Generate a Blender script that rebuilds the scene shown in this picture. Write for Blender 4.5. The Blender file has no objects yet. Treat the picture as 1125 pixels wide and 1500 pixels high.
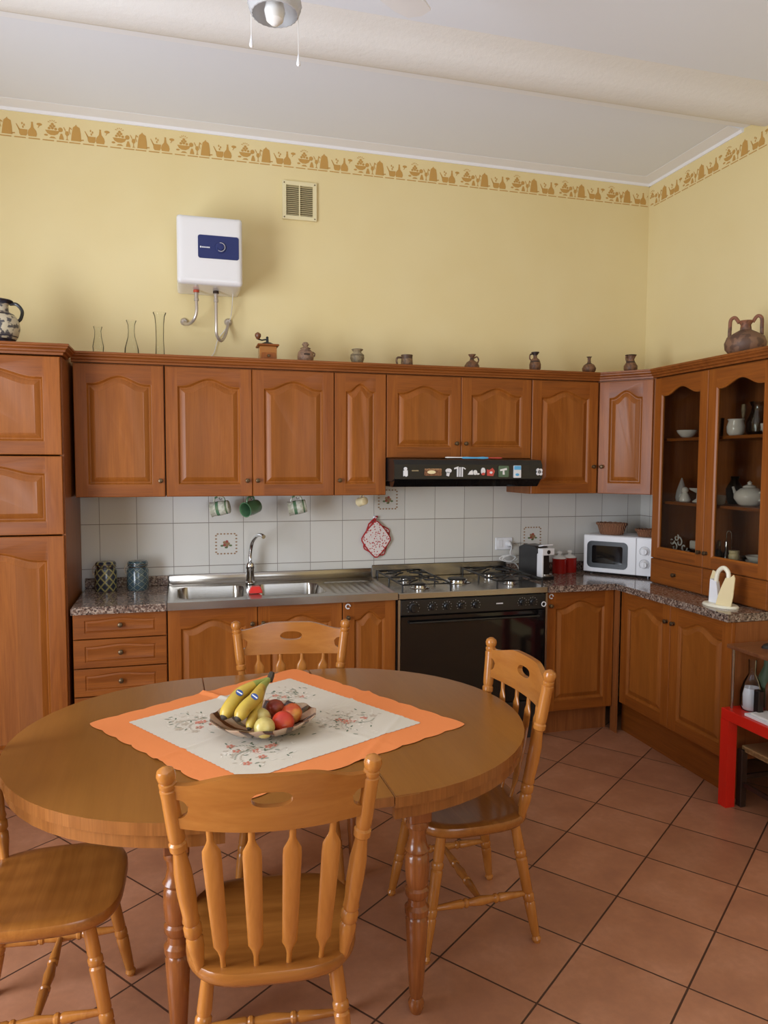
import bpy, bmesh, math, random
from math import sin, cos, pi, sqrt
from mathutils import Vector, Matrix
random.seed(7)
scene = bpy.context.scene
col = scene.collection

# ------------------------------------------------------------------ camera
def make_camera():
    f, cx, cy, cz, yaw, pit, rol = 1078.11, 0.5219, -4.3771, 1.6034, 0.2699, -0.0667, 0.0041
    fw = Vector((sin(yaw)*cos(pit), cos(yaw)*cos(pit), sin(pit)))
    r = Vector((cos(yaw), -sin(yaw), 0)); u = r.cross(fw)
    r2 = r*cos(rol) + u*sin(rol); u2 = -r*sin(rol) + u*cos(rol)
    cd = bpy.data.cameras.new('camera'); cd.sensor_fit = 'VERTICAL'; cd.sensor_height = 36.0
    cd.lens = 36.0*f/1500.0; cd.clip_start = 0.05; cd.clip_end = 50
    co = bpy.data.objects.new('camera', cd); col.objects.link(co)
    M = Matrix((r2, u2, -fw)).transposed().to_4x4(); M.translation = Vector((cx, cy, cz))
    co.matrix_world = M; scene.camera = co
make_camera()

# ------------------------------------------------------------------ view, world, daylight
scene.view_settings.view_transform = 'Standard'
scene.view_settings.look = 'None'
scene.view_settings.gamma = 1.0
scene.view_settings.use_curve_mapping = False
scene.view_settings.exposure = 0.20
w = bpy.data.worlds.new('world'); scene.world = w; w.use_nodes = True
w.node_tree.nodes['Background'].inputs[0].default_value = (0.75, 0.85, 1.0, 1)
w.node_tree.nodes['Background'].inputs[1].default_value = 1.0
def area(name, loc, rot, sx, sy, energy, colr):
    l = bpy.data.lights.new(name, 'AREA'); l.shape = 'RECTANGLE'; l.size = sx; l.size_y = sy
    l.energy = energy; l.color = colr
    o = bpy.data.objects.new(name, l); col.objects.link(o); o.location = loc; o.rotation_euler = rot
    return o
# daylight entering by the glazed door on the left wall and the window behind the camera
area('daylight_left', (-1.63, -3.0, 1.5), (0, -pi/2-0.36, 0), 2.0, 1.6, 128, (0.86, 0.94, 1.05))
area('daylight_rear', (1.3, -6.36, 1.75), (pi/2, 0, 0), 1.8, 1.3, 20, (0.86, 0.94, 1.05))

# ------------------------------------------------------------------ materials
def mat(name, colr, rough=0.5, metal=0.0, coat=0.0, spec=0.5):
    m = bpy.data.materials.new(name); m.use_nodes = True
    b = m.node_tree.nodes['Principled BSDF']
    b.inputs['Base Color'].default_value = (*colr, 1); b.inputs['Roughness'].default_value = rough
    b.inputs['Metallic'].default_value = metal; b.inputs['Coat Weight'].default_value = coat
    b.inputs['Coat Roughness'].default_value = 0.15
    b.inputs['Specular IOR Level'].default_value = spec
    return m
def nd(m, t, **kw):
    n = m.node_tree.nodes.new(t)
    for k, v in kw.items(): setattr(n, k, v)
    return n
def lk(m, a, b): m.node_tree.links.new(a, b)
def bsdf(m): return m.node_tree.nodes['Principled BSDF']
def ramp(m, fac, stops):
    r = nd(m, 'ShaderNodeValToRGB'); el = r.color_ramp.elements
    while len(el) < len(stops): el.new(0.5)
    for e, (p, c) in zip(el, stops): e.position = p; e.color = (*c, 1)
    lk(m, fac, r.inputs[0]); return r.outputs[0]
def mapped(m, scale, coord='Object', rot=(0,0,0), loc=(0,0,0), rnd=False):
    tc = nd(m, 'ShaderNodeTexCoord'); mp = nd(m, 'ShaderNodeMapping')
    mp.inputs['Scale'].default_value = scale; mp.inputs['Rotation'].default_value = rot; mp.inputs['Location'].default_value = loc
    src = tc.outputs[coord]
    if rnd:
        oi = nd(m, 'ShaderNodeObjectInfo'); ml = nd(m, 'ShaderNodeMath', operation='MULTIPLY'); ml.inputs[1].default_value = 17.0
        lk(m, oi.outputs['Random'], ml.inputs[0])
        ad = nd(m, 'ShaderNodeVectorMath', operation='ADD'); lk(m, src, ad.inputs[0]); lk(m, ml.outputs[0], ad.inputs[1]); src = ad.outputs[0]
    lk(m, src, mp.inputs['Vector']); return mp.outputs[0]
def noise(m, vec, scale, detail=4, rough=0.55, dist=0.0):
    n = nd(m, 'ShaderNodeTexNoise'); n.inputs['Scale'].default_value = scale; n.inputs['Detail'].default_value = detail
    n.inputs['Roughness'].default_value = rough; n.inputs['Distortion'].default_value = dist
    lk(m, vec, n.inputs['Vector']); return n.outputs['Fac']
def mixc(m, fac, a, b, mode='MIX'):
    x = nd(m, 'ShaderNodeMix', data_type='RGBA', blend_type=mode)
    for s, v in ((x.inputs[0], fac), (x.inputs[6], a), (x.inputs[7], b)):
        if isinstance(v, (int, float)): s.default_value = v
        elif isinstance(v, tuple): s.default_value = (*v, 1)
        else: lk(m, v, s)
    return x.outputs[2]
def bump(m, h, strength, dist=0.002):
    b = nd(m, 'ShaderNodeBump'); b.inputs['Strength'].default_value = strength; b.inputs['Distance'].default_value = dist
    lk(m, h, b.inputs['Height']); lk(m, b.outputs[0], bsdf(m).inputs['Normal'])
def wood(name, c1, c2, axis='Z', rough=0.40, coat=0.03, stave=None, fine=1.0, grain=0.3, spec=0.3):
    m = mat(name, c1, rough, coat=coat, spec=spec)
    s = {'Z': (14, 14, 1.0), 'X': (1.0, 14, 14), 'Y': (14, 1.0, 14)}[axis]
    v = mapped(m, s, rnd=True)
    n1 = noise(m, v, 1.6*fine, 5, 0.6, 0.8)
    s2 = tuple(q*4 if q > 2 else q*2 for q in s)
    n2 = noise(m, mapped(m, s2, rnd=True), 3.0, 3)
    c = ramp(m, n1, [(0.3, c2), (0.62, c1)])
    c = mixc(m, ramp(m, n2, [(0.35, (grain,)*3), (0.6, (0,)*3)]), c, tuple(q*0.62 for q in c2))
    if stave:
        tc = nd(m, 'ShaderNodeTexCoord'); sp = nd(m, 'ShaderNodeSeparateXYZ'); lk(m, tc.outputs['Object'], sp.inputs[0])
        oi = nd(m, 'ShaderNodeObjectInfo')
        d = nd(m, 'ShaderNodeMath', operation='DIVIDE'); lk(m, sp.outputs[{'X': 0, 'Z': 2}[stave[0]]], d.inputs[0]); d.inputs[1].default_value = stave[1]
        f = nd(m, 'ShaderNodeMath', operation='FLOOR'); lk(m, d.outputs[0], f.inputs[0])
        a = nd(m, 'ShaderNodeMath', operation='MULTIPLY_ADD'); lk(m, oi.outputs['Random'], a.inputs[0]); a.inputs[1].default_value = 37.3; lk(m, f.outputs[0], a.inputs[2])
        wn = nd(m, 'ShaderNodeTexWhiteNoise', noise_dimensions='1D'); lk(m, a.outputs[0], wn.inputs['W'])
        c = mixc(m, ramp(m, wn.outputs['Value'], [(0.0, (0.0,)*3), (1.0, (0.58,)*3)]), c, tuple(q*0.62 for q in c1))
    lk(m, c, bsdf(m).inputs['Base Color'])
    bump(m, n2, 0.06, 0.001)
    return m
M = {}
CW1, CW2 = (0.34, 0.101, 0.014), (0.24, 0.063, 0.008)
M['cab_v'] = wood('cabinet_wood_upright', CW1, CW2, 'Z')
M['cab_h'] = wood('cabinet_wood_crosswise', (0.30, 0.086, 0.012), (0.21, 0.056, 0.008), 'X')
M['cab_p'] = wood('cabinet_wood_panel', (0.38, 0.118, 0.017), (0.28, 0.080, 0.010), 'Z', stave=('X', 0.095))
M['cab_s'] = wood('cabinet_side', (0.33, 0.11, 0.03), (0.23, 0.07, 0.018), 'Z')
M['crown'] = wood('cornice_wood', (0.30, 0.090, 0.016), (0.20, 0.055, 0.009), 'X')
M['chair'] = wood('chair_wood', (0.48, 0.185, 0.036), (0.38, 0.13, 0.022), 'Z', 0.26, 0.4, grain=.12)
M['chair_x'] = wood('chair_wood_crosswise', (0.41, 0.155, 0.030), (0.335, 0.113, 0.019), 'X', 0.26, 0.4, grain=.12)
M['seat'] = wood('seat_wood', (0.36, 0.13, 0.024), (0.26, 0.085, 0.014), 'X', 0.28, 0.4, grain=.15)
M['tbl'] = wood('table_top_wood', (0.29, 0.115, 0.022), (0.26, 0.10, 0.018), 'Y', 0.3, 0.3, grain=.1)
M['tbl_edge'] = wood('table_edge_wood', (0.30, 0.11, 0.026), (0.22, 0.075, 0.017), 'Z', 0.25, 0.5)
M['tbl_leg'] = wood('table_leg_wood', (0.30, 0.095, 0.022), (0.20, 0.055, 0.012), 'Z', 0.25, 0.5)
M['shelf_wood'] = wood('shelf_wood', (0.22, 0.085, 0.035), (0.15, 0.05, 0.02), 'X', 0.3, 0.3)
M['knob'] = mat('antique_brass', (0.13, 0.085, 0.045), 0.35, 0.8)
M['dark'] = mat('dark_gap', (0.03, 0.015, 0.008), 0.8)

m = M['wall'] = mat('yellow_paint', (0.78, 0.63, 0.34), 0.75, spec=0.2)
v = mapped(m, (1, 1, 1))
lk(m, ramp(m, noise(m, v, 1.3, 3), [(0.3, (0.78, 0.635, 0.325)), (0.7, (0.82, 0.69, 0.385))]), bsdf(m).inputs['Base Color'])
bump(m, noise(m, v, 60, 3), 0.08, 0.002)
m = M['ceil'] = mat('ceiling_paint', (0.83, 0.86, 0.93), 0.85, spec=0.2)
bump(m, noise(m, mapped(m, (1, 1, 1)), 25, 4), 0.1, 0.003)
M['trimw'] = mat('white_trim_paint', (0.90, 0.91, 0.95), 0.7, spec=0.2)
m = M['beam'] = mat('beam_plaster', (0.83, 0.81, 0.78), 0.8, spec=0.2)
bump(m, noise(m, mapped(m, (1, 1, 1)), 30, 5, 0.7), 0.35, 0.006)
M['stencil'] = mat('ochre_stencil_paint', (0.56, 0.32, 0.09), 0.7, spec=0.2)

# terracotta floor laid diagonally
m = M['floor'] = mat('terracotta_floor', (0.4, 0.2, 0.12), 0.32)
TA, TS, TX, TY = -0.9149, 0.3418, 2.3354, -1.8621
tc = nd(m, 'ShaderNodeTexCoord'); mp = nd(m, 'ShaderNodeMapping', vector_type='TEXTURE')
mp.inputs['Location'].default_value = (TX, TY, 0); mp.inputs['Rotation'].default_value = (0, 0, TA); mp.inputs['Scale'].default_value = (TS, TS, TS)
lk(m, tc.outputs['Object'], mp.inputs['Vector'])
off = nd(m, 'ShaderNodeVectorMath', operation='ADD'); off.inputs[1].default_value = (40, 40, 0); lk(m, mp.outputs[0], off.inputs[0])
bk = nd(m, 'ShaderNodeTexBrick'); bk.offset = 0.0; bk.squash = 1.0
bk.inputs['Scale'].default_value = 1.0; bk.inputs['Brick Width'].default_value = 1.0; bk.inputs['Row Height'].default_value = 1.0
bk.inputs['Mortar Size'].default_value = 0.011; bk.inputs['Mortar Smooth'].default_value = 0.3; bk.inputs['Bias'].default_value = 0.0
bk.inputs['Color1'].default_value = (0.0, 0.0, 0.0, 1); bk.inputs['Color2'].default_value = (1, 1, 1, 1); bk.inputs['Mortar'].default_value = (0.5, 0.5, 0.5, 1)
lk(m, off.outputs[0], bk.inputs['Vector'])
v = mapped(m, (1, 1, 1))
n1 = noise(m, v, 5.5, 5, 0.6); n2 = noise(m, v, 38, 3, 0.6)
c = ramp(m, n1, [(0.3, (0.36, 0.155, 0.085)), (0.5, (0.43, 0.19, 0.10)), (0.7, (0.50, 0.235, 0.135))])
c = mixc(m, ramp(m, n2, [(0.35, (0.35,)*3), (0.65, (0,)*3)]), c, (0.33, 0.15, 0.085))
c = mixc(m, 0.10, c, bk.outputs['Color'], 'OVERLAY')
c = mixc(m, bk.outputs['Fac'], c, (0.07, 0.032, 0.02))
lk(m, c, bsdf(m).inputs['Base Color'])
inv = nd(m, 'ShaderNodeMath', operation='SUBTRACT'); inv.inputs[0].default_value = 1.0; lk(m, bk.outputs['Fac'], inv.inputs[1])
hh = nd(m, 'ShaderNodeMath', operation='MULTIPLY_ADD'); lk(m, n1, hh.inputs[0]); hh.inputs[1].default_value = 0.25; lk(m, inv.outputs[0], hh.inputs[2])
bump(m, hh.outputs[0], 0.35, 0.003)

# splashback tiles: u along the wall, z up
def tile_mat(name, axis, off_u, colr):
    m = mat(name, colr, 0.12)
    tc = nd(m, 'ShaderNodeTexCoord'); sp = nd(m, 'ShaderNodeSeparateXYZ'); lk(m, tc.outputs['Object'], sp.inputs[0])
    cb = nd(m, 'ShaderNodeCombineXYZ')
    def lin(out, div, o):
        a = nd(m, 'ShaderNodeMath', operation='MULTIPLY_ADD'); lk(m, out, a.inputs[0]); a.inputs[1].default_value = 1/div; a.inputs[2].default_value = o; return a.outputs[0]
    lk(m, lin(sp.outputs[axis], 0.198, -off_u/0.198 + 40), cb.inputs[0]); lk(m, lin(sp.outputs[2], 0.25, -1.003/0.25 + 20), cb.inputs[1])
    bk = nd(m, 'ShaderNodeTexBrick'); bk.offset = 0; bk.squash = 1
    for k, vv in (('Scale', 1), ('Brick Width', 1), ('Row Height', 1), ('Mortar Size', 0.009), ('Mortar Smooth', 0.2), ('Bias', 0)): bk.inputs[k].default_value = vv
    c0 = tuple(q*0.93 for q in colr)
    bk.inputs['Color1'].default_value = (*colr, 1); bk.inputs['Color2'].default_value = (*c0, 1); bk.inputs['Mortar'].default_value = (0.26, 0.23, 0.2, 1)
    lk(m, cb.outputs[0], bk.inputs['Vector'])
    lk(m, bk.outputs['Color'], bsdf(m).inputs['Base Color'])
    inv = nd(m, 'ShaderNodeMath', operation='SUBTRACT'); inv.inputs[0].default_value = 1.0; lk(m, bk.outputs['Fac'], inv.inputs[1])
    bump(m, inv.outputs[0], 0.4, 0.002)
    return m
M['tile_back'] = tile_mat('splashback_tile', 0, 0.083, (0.66, 0.635, 0.585))
M['tile_right'] = tile_mat('splashback_tile_right', 1, -0.11, (0.66, 0.635, 0.585))

m = M['granite'] = mat('granite', (0.3, 0.22, 0.18), 0.12)
v = mapped(m, (1, 1, 1))
vo = nd(m, 'ShaderNodeTexVoronoi'); vo.inputs['Scale'].default_value = 130; lk(m, v, vo.inputs['Vector'])
sp = nd(m, 'ShaderNodeSeparateColor'); lk(m, vo.outputs['Color'], sp.inputs[0])
c = ramp(m, sp.outputs[0], [(0.0, (0.03, 0.022, 0.02)), (0.3, (0.16, 0.095, 0.07)), (0.55, (0.26, 0.175, 0.13)), (0.85, (0.42, 0.33, 0.26))])
c = mixc(m, ramp(m, noise(m, v, 60, 4), [(0.45, (0,)*3), (0.6, (0.6,)*3)]), c, (0.10, 0.065, 0.055))
lk(m, c, bsdf(m).inputs['Base Color'])
m = M['steel'] = mat('brushed_steel', (0.42, 0.39, 0.35), 0.26, 1.0)
bump(m, noise(m, mapped(m, (2, 80, 80)), 4, 2), 0.04, 0.001)
M['chrome'] = mat('chrome', (0.75, 0.75, 0.75), 0.08, 1.0)
M['iron'] = mat('cast_iron', (0.012, 0.011, 0.01), 0.45)
M['black_glass'] = mat('black_oven_glass', (0.006, 0.005, 0.005), 0.06)
M['black'] = mat('black_plastic', (0.012, 0.011, 0.011), 0.28)
M['black_matt'] = mat('black_matt', (0.02, 0.017, 0.015), 0.6)
M['white'] = mat('white_plastic', (0.80, 0.79, 0.80), 0.3)
M['white_enamel'] = mat('white_enamel', (0.80, 0.78, 0.77), 0.25, coat=0.3)
M['porcelain'] = mat('white_porcelain', (0.80, 0.78, 0.74), 0.12)
M['navy'] = mat('navy_panel', (0.012, 0.022, 0.12), 0.3)
M['red'] = mat('red_lacquer', (0.72, 0.018, 0.008), 0.35)
M['red_enamel'] = mat('red_enamel', (0.34, 0.012, 0.008), 0.2)
M['red_plastic'] = mat('red_plastic', (0.75, 0.03, 0.02), 0.35)
M['cream_plastic'] = mat('cream_plastic', (0.86, 0.72, 0.42), 0.35)
M['cream_light'] = mat('pale_cream_plastic', (0.88, 0.83, 0.66), 0.35)
M['paper'] = mat('white_paper', (0.82, 0.82, 0.84), 0.8)
M['cream_vent'] = mat('cream_grille', (0.80, 0.70, 0.42), 0.5)
M['hose'] = mat('braided_hose', (0.50, 0.44, 0.38), 0.35, 0.5)
M['copper'] = mat('red_valve', (0.5, 0.07, 0.03), 0.4)
M['cable'] = mat('white_cable', (0.82, 0.80, 0.77), 0.5)
M['slot'] = mat('dark_slot', (0.16, 0.12, 0.06), 0.9)
M['blue'] = mat('blue_sticker', (0.03, 0.08, 0.3), 0.4)
M['green'] = mat('green_glaze', (0.10, 0.22, 0.11), 0.25)
M['orange'] = None
def glass(name, tint=(1, 1, 1), refl=0.35):
    m = bpy.data.materials.new(name); m.use_nodes = True; nt = m.node_tree; nt.nodes.clear()
    o = nd(m, 'ShaderNodeOutputMaterial'); mx = nd(m, 'ShaderNodeMixShader'); t = nd(m, 'ShaderNodeBsdfTransparent'); g = nd(m, 'ShaderNodeBsdfGlossy')
    t.inputs[0].default_value = (*tint, 1); g.inputs['Roughness'].default_value = 0.03
    lw = nd(m, 'ShaderNodeLayerWeight'); lw.inputs[0].default_value = refl
    lk(m, lw.outputs['Fresnel'], mx.inputs[0]); lk(m, t.outputs[0], mx.inputs[1]); lk(m, g.outputs[0], mx.inputs[2]); lk(m, mx.outputs[0], o.inputs[0])
    return m
M['glass'] = glass('clear_glass', (0.985, 0.99, 0.98), 0.12)
M['pane'] = glass('cabinet_pane', (0.80, 0.79, 0.75), 0.12)
M['glassware'] = glass('pressed_glassware', (0.86, 0.87, 0.86), 0.42)
M['window_glass'] = glass('window_pane', (0.97, 0.98, 1.0), 0.12)
M['frost'] = mat('frosted_lamp_glass', (0.75, 0.74, 0.74), 0.25)
M['frost'].node_tree.nodes['Principled BSDF'].inputs['Transmission Weight'].default_value = 0.5
def banded(name, stops, scale, rough=0.55, nz=0.5, ns=40, dark=(0.04, 0.02, 0.015)):
    m = mat(name, (0.3, 0.2, 0.1), rough)
    tc = nd(m, 'ShaderNodeTexCoord'); sp = nd(m, 'ShaderNodeSeparateXYZ'); lk(m, tc.outputs['Object'], sp.inputs[0])
    a = nd(m, 'ShaderNodeMath', operation='DIVIDE'); lk(m, sp.outputs[2], a.inputs[0]); a.inputs[1].default_value = scale
    r = nd(m, 'ShaderNodeValToRGB'); r.color_ramp.interpolation = 'CONSTANT'; el = r.color_ramp.elements
    while len(el) < len(stops): el.new(0.5)
    for e, (p, c) in zip(el, stops): e.position = p; e.color = (*c, 1)
    lk(m, a.outputs[0], r.inputs[0])
    n = noise(m, mapped(m, (1, 1, 1)), ns, 2, 0.5)
    lk(m, mixc(m, ramp(m, n, [(0.50, (0,)*3), (0.56, (nz,)*3)]), r.outputs[0], dark), bsdf(m).inputs['Base Color'])
    return m
M['terra'] = banded('terracotta_glaze', [(0, (0.03, 0.015, 0.010)), (0.12, (0.19, 0.085, 0.035)), (0.55, (0.035, 0.018, 0.012)), (0.62, (0.20, 0.095, 0.045)), (0.9, (0.025, 0.013, 0.010))], 0.12, ns=60)
M['amph'] = banded('worn_amphora', [(0, (0.10, 0.055, 0.035)), (0.1, (0.22, 0.115, 0.065)), (0.45, (0.17, 0.085, 0.05)), (0.75, (0.26, 0.10, 0.05))], 0.2, nz=0.55, ns=22)
M['greek'] = banded('painted_vase', [(0, (0.02, 0.015, 0.015)), (0.16, (0.55, 0.47, 0.32)), (0.2, (0.02, 0.015, 0.015)), (0.22, (0.58, 0.50, 0.35)), (0.66, (0.03, 0.02, 0.02)), (0.69, (0.52, 0.44, 0.32)), (0.9, (0.02, 0.015, 0.015))], 0.225, rough=0.3, nz=0.9, ns=35, dark=(0.03, 0.03, 0.05))
M['clay'] = banded('grey_clay', [(0, (0.26, 0.195, 0.105)), (0.6, (0.15, 0.11, 0.06)), (0.68, (0.32, 0.245, 0.14))], 0.095, nz=0.3, ns=60)
M['pink_clay'] = banded('pinkish_clay', [(0, (0.30, 0.17, 0.10)), (0.65, (0.14, 0.07, 0.045)), (0.7, (0.34, 0.215, 0.13))], 0.11, nz=0.35, ns=60)
M['brownmug'] = banded('brown_mug_glaze', [(0, (0.14, 0.07, 0.035)), (0.3, (0.24, 0.14, 0.07)), (0.7, (0.10, 0.05, 0.025))], 0.075, nz=0.5, ns=70)
M['greymug'] = banded('green_banded_glaze', [(0, (0.60, 0.60, 0.50)), (0.12, (0.09, 0.2, 0.1)), (0.2, (0.62, 0.62, 0.52)), (0.55, (0.10, 0.22, 0.12)), (0.72, (0.60, 0.60, 0.50))], 0.1, rough=0.2, nz=0.4, ns=45, dark=(0.2, 0.22, 0.12))
def lattice(name, c1, c2, c3, freq):
    m = mat(name, c1, 0.2, coat=0.4)
    tc = nd(m, 'ShaderNodeTexCoord'); sp = nd(m, 'ShaderNodeSeparateXYZ'); lk(m, tc.outputs['Object'], sp.inputs[0])
    at = nd(m, 'ShaderNodeMath', operation='ARCTAN2'); lk(m, sp.outputs[1], at.inputs[0]); lk(m, sp.outputs[0], at.inputs[1])
    def wave(sign):
        a = nd(m, 'ShaderNodeMath', operation='MULTIPLY'); lk(m, at.outputs[0], a.inputs[0]); a.inputs[1].default_value = 4
        b = nd(m, 'ShaderNodeMath', operation='MULTIPLY_ADD'); lk(m, sp.outputs[2], b.inputs[0]); b.inputs[1].default_value = freq*sign; lk(m, a.outputs[0], b.inputs[2])
        s = nd(m, 'ShaderNodeMath', operation='SINE'); lk(m, b.outputs[0], s.inputs[0])
        ab = nd(m, 'ShaderNodeMath', operation='ABSOLUTE'); lk(m, s.outputs[0], ab.inputs[0]); return ab.outputs[0]
    mn = nd(m, 'ShaderNodeMath', operation='MINIMUM'); lk(m, wave(1), mn.inputs[0]); lk(m, wave(-1), mn.inputs[1])
    r = nd(m, 'ShaderNodeValToRGB'); r.color_ramp.interpolation = 'CONSTANT'; el = r.color_ramp.elements; el.new(0.5)
    for e, (p, c) in zip(el, [(0, c2), (0.22, c3), (0.5, c1)]): e.position = p; e.color = (*c, 1)
    lk(m, mn.outputs[0], r.inputs[0]); lk(m, r.outputs[0], bsdf(m).inputs['Base Color'])
    return m
M['jar_olive'] = lattice('olive_lattice_ceramic', (0.03, 0.035, 0.06), (0.42, 0.36, 0.14), (0.12, 0.14, 0.09), 62)
M['jar_blue'] = lattice('blue_patterned_ceramic', (0.045, 0.08, 0.10), (0.16, 0.20, 0.17), (0.03, 0.045, 0.06), 90)

# ------------------------------------------------------------------ mesh helpers
def new(): return bmesh.new()
def setm(faces, i):
    for f in faces: f.material_index = i
def box(bm, x0, x1, y0, y1, z0, z1, bev=0.0, mi=0, seg=1):
    vs = [bm.verts.new((x, y, z)) for x in (x0, x1) for y in (y0, y1) for z in (z0, z1)]
    idx = [(0, 1, 3, 2), (4, 6, 7, 5), (0, 4, 5, 1), (2, 3, 7, 6), (0, 2, 6, 4), (1, 5, 7, 3)]
    fs = [bm.faces.new([vs[i] for i in q]) for q in idx]
    setm(fs, mi)
    if bev > 0:
        es = list({e for f in fs for e in f.edges})
        r = bmesh.ops.bevel(bm, geom=es, offset=bev, segments=seg, affect='EDGES', profile=0.7)
        setm(r['faces'], mi)
    return vs
def frame_of(d):
    d = d.normalized(); a = Vector((0, 0, 1)) if abs(d.z) < 0.9 else Vector((1, 0, 0))
    u = d.cross(a).normalized(); return u, d.cross(u).normalized()
def rings(bm, rs, mi=0, cap0=True, cap1=True, closed=False):
    fs = []
    n = len(rs[0])
    pairs = list(zip(rs[:-1], rs[1:])) + ([(rs[-1], rs[0])] if closed else [])
    for a, b in pairs:
        for i in range(n):
            j = (i+1) % n
            fs.append(bm.faces.new((a[i], a[j], b[j], b[i])))
    if not closed:
        if cap0: fs.append(bm.faces.new(list(reversed(rs[0]))))
        if cap1: fs.append(bm.faces.new(rs[-1]))
    setm(fs, mi); return fs
def turned(bm, p0, p1, prof, seg=14, mi=0):
    p0, p1 = Vector(p0), Vector(p1); d = p1-p0; u, v = frame_of(d)
    rs = [[bm.verts.new(p0 + d*t + (u*cos(2*pi*k/seg) + v*sin(2*pi*k/seg))*max(r, 1e-4)) for k in range(seg)] for t, r in prof]
    return rings(bm, rs, mi)
def lathe(bm, prof, seg=24, c=(0, 0, 0), mi=0, cap0=True, cap1=True, sx=1.0, sy=1.0):
    rs = [[bm.verts.new((c[0] + r*sx*cos(2*pi*k/seg), c[1] + r*sy*sin(2*pi*k/seg), c[2] + z)) for k in range(seg)] for r, z in [(max(r, 1e-4), z) for r, z in prof]]
    return rings(bm, rs, mi, cap0, cap1)
def tube(bm, pts, r, seg=8, mi=0, closed=False, flat=1.0):
    pts = [Vector(p) for p in pts]; n = len(pts); rs = []
    prev = None
    for i, p in enumerate(pts):
        if closed: d = pts[(i+1) % n] - pts[i-1]
        else: d = pts[min(i+1, n-1)] - pts[max(i-1, 0)]
        d.normalize()
        if prev is None: u, v = frame_of(d)
        else:
            u = prev - d*prev.dot(d); u.normalize(); v = d.cross(u).normalized()
        prev = u
        rr = r[i] if isinstance(r, (list, tuple)) else r
        rs.append([bm.verts.new(p + u*cos(2*pi*k/seg)*rr + v*sin(2*pi*k/seg)*rr*flat) for k in range(seg)])
    return rings(bm, rs, mi, closed=closed)
def spline(ctrl, n=8):
    P = [Vector(p) for p in ctrl]; P = [P[0]*2-P[1]] + P + [P[-1]*2-P[-2]]; out = []
    for i in range(1, len(P)-2):
        for k in range(n):
            t = k/n; a, b, c, d = P[i-1], P[i], P[i+1], P[i+2]
            out.append(0.5*((2*b) + (c-a)*t + (2*a-5*b+4*c-d)*t*t + (3*b-a-3*c+d)*t**3))
    out.append(P[-2].copy()); return out
def prism(bm, poly, f0, f1, mi=0):
    """poly of 2D points; f0/f1 map (u,v) to 3D for the two faces"""
    a = [bm.verts.new(f0(*p)) for p in poly]; b = [bm.verts.new(f1(*p)) for p in poly]
    fs = [bm.faces.new(list(reversed(a))), bm.faces.new(b)]
    n = len(poly)
    for i in range(n):
        j = (i+1) % n; fs.append(bm.faces.new((a[i], a[j], b[j], b[i])))
    setm(fs, mi); return fs
def ell(cx, cy, rx, ry, n=20, a0=0.0):
    return [(cx + rx*cos(2*pi*k/n + a0), cy + ry*sin(2*pi*k/n + a0)) for k in range(n)]
def rrect(x0, x1, y0, y1, r, n=5):
    out = []
    for cx, cy, a in ((x1-r, y0+r, -pi/2), (x1-r, y1-r, 0), (x0+r, y1-r, pi/2), (x0+r, y0+r, pi)):
        for k in range(n+1): out.append((cx + r*cos(a+pi/2*k/n), cy + r*sin(a+pi/2*k/n)))
    return out
def obj(name, bm, mats, parent=None, smooth=True, kind=None, loc=None, angle=35):
    bmesh.ops.recalc_face_normals(bm, faces=bm.faces)
    me = bpy.data.meshes.new(name); bm.to_mesh(me); bm.free()
    for mt in (mats if isinstance(mats, (list, tuple)) else [mats]): me.materials.append(mt)
    if smooth:
        me.polygons.foreach_set('use_smooth', [True]*len(me.polygons)); me.set_sharp_from_angle(angle=math.radians(angle))
    o = bpy.data.objects.new(name, me); col.objects.link(o)
    if parent: o.parent = parent
    if kind: o['kind'] = kind
    if loc: o.location = loc
    return o
def tag(o, label, cat, group=None):
    o['label'] = label; o['category'] = cat
    if group: o['group'] = group
    return o
def thing(name, label, cat, loc=(0, 0, 0), rz=0.0, group=None):
    o = bpy.data.objects.new(name, None); o.empty_display_size = 0.05; col.objects.link(o)
    o.location = loc; o.rotation_euler = (0, 0, rz); return tag(o, label, cat, group)
def children(o): return [c for c in bpy.data.objects if c.parent == o]
def dup(root, loc, rz, label, group=None):
    r = root.copy(); col.objects.link(r); r.location = loc; r.rotation_euler = (0, 0, rz); r['label'] = label
    if group: r['group'] = group
    for ch in children(root):
        c = ch.copy(); col.objects.link(c); c.parent = r
        for g in children(ch):
            d = g.copy(); col.objects.link(d); d.parent = c
    return r
def struct(name, bm, m, smooth=False): return obj(name, bm, m, None, smooth, 'structure')

# ------------------------------------------------------------------ room
XR, CZ, XL, YB = 3.557, 3.46, -1.75, -6.4
bm = new(); box(bm, XL-0.1, XR+0.1, YB-0.1, 0.1, -0.1, 0.0); struct('floor', bm, M['floor'])
bm = new(); box(bm, XL-0.1, XR+0.1, YB-0.1, 0.1, CZ, CZ+0.1); struct('ceiling', bm, M['ceil'])
bm = new(); box(bm, XL-0.1, XR+0.1, 0.0, 0.1, 0, CZ); struct('wall_back', bm, M['wall'])
bm = new(); box(bm, XR, XR+0.1, YB-0.1, 0.0, 0, CZ); struct('wall_right', bm, M['wall'])
def wall_hole(bm, a0, a1, z0, z1, h0, h1, hz0, hz1, f):
    for q in ((a0, h0, z0, z1), (h1, a1, z0, z1), (h0, h1, z0, hz0), (h0, h1, hz1, z1)):
        if q[1]-q[0] > 1e-4 and q[3]-q[2] > 1e-4: f(bm, *q)
bm = new(); wall_hole(bm, YB-0.1, 0.0, 0, CZ, -3.85, -2.15, 0.05, 2.55, lambda b, a, c, d, e: box(b, XL-0.1, XL, a, c, d, e)); struct('wall_left', bm, M['wall'])
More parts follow.
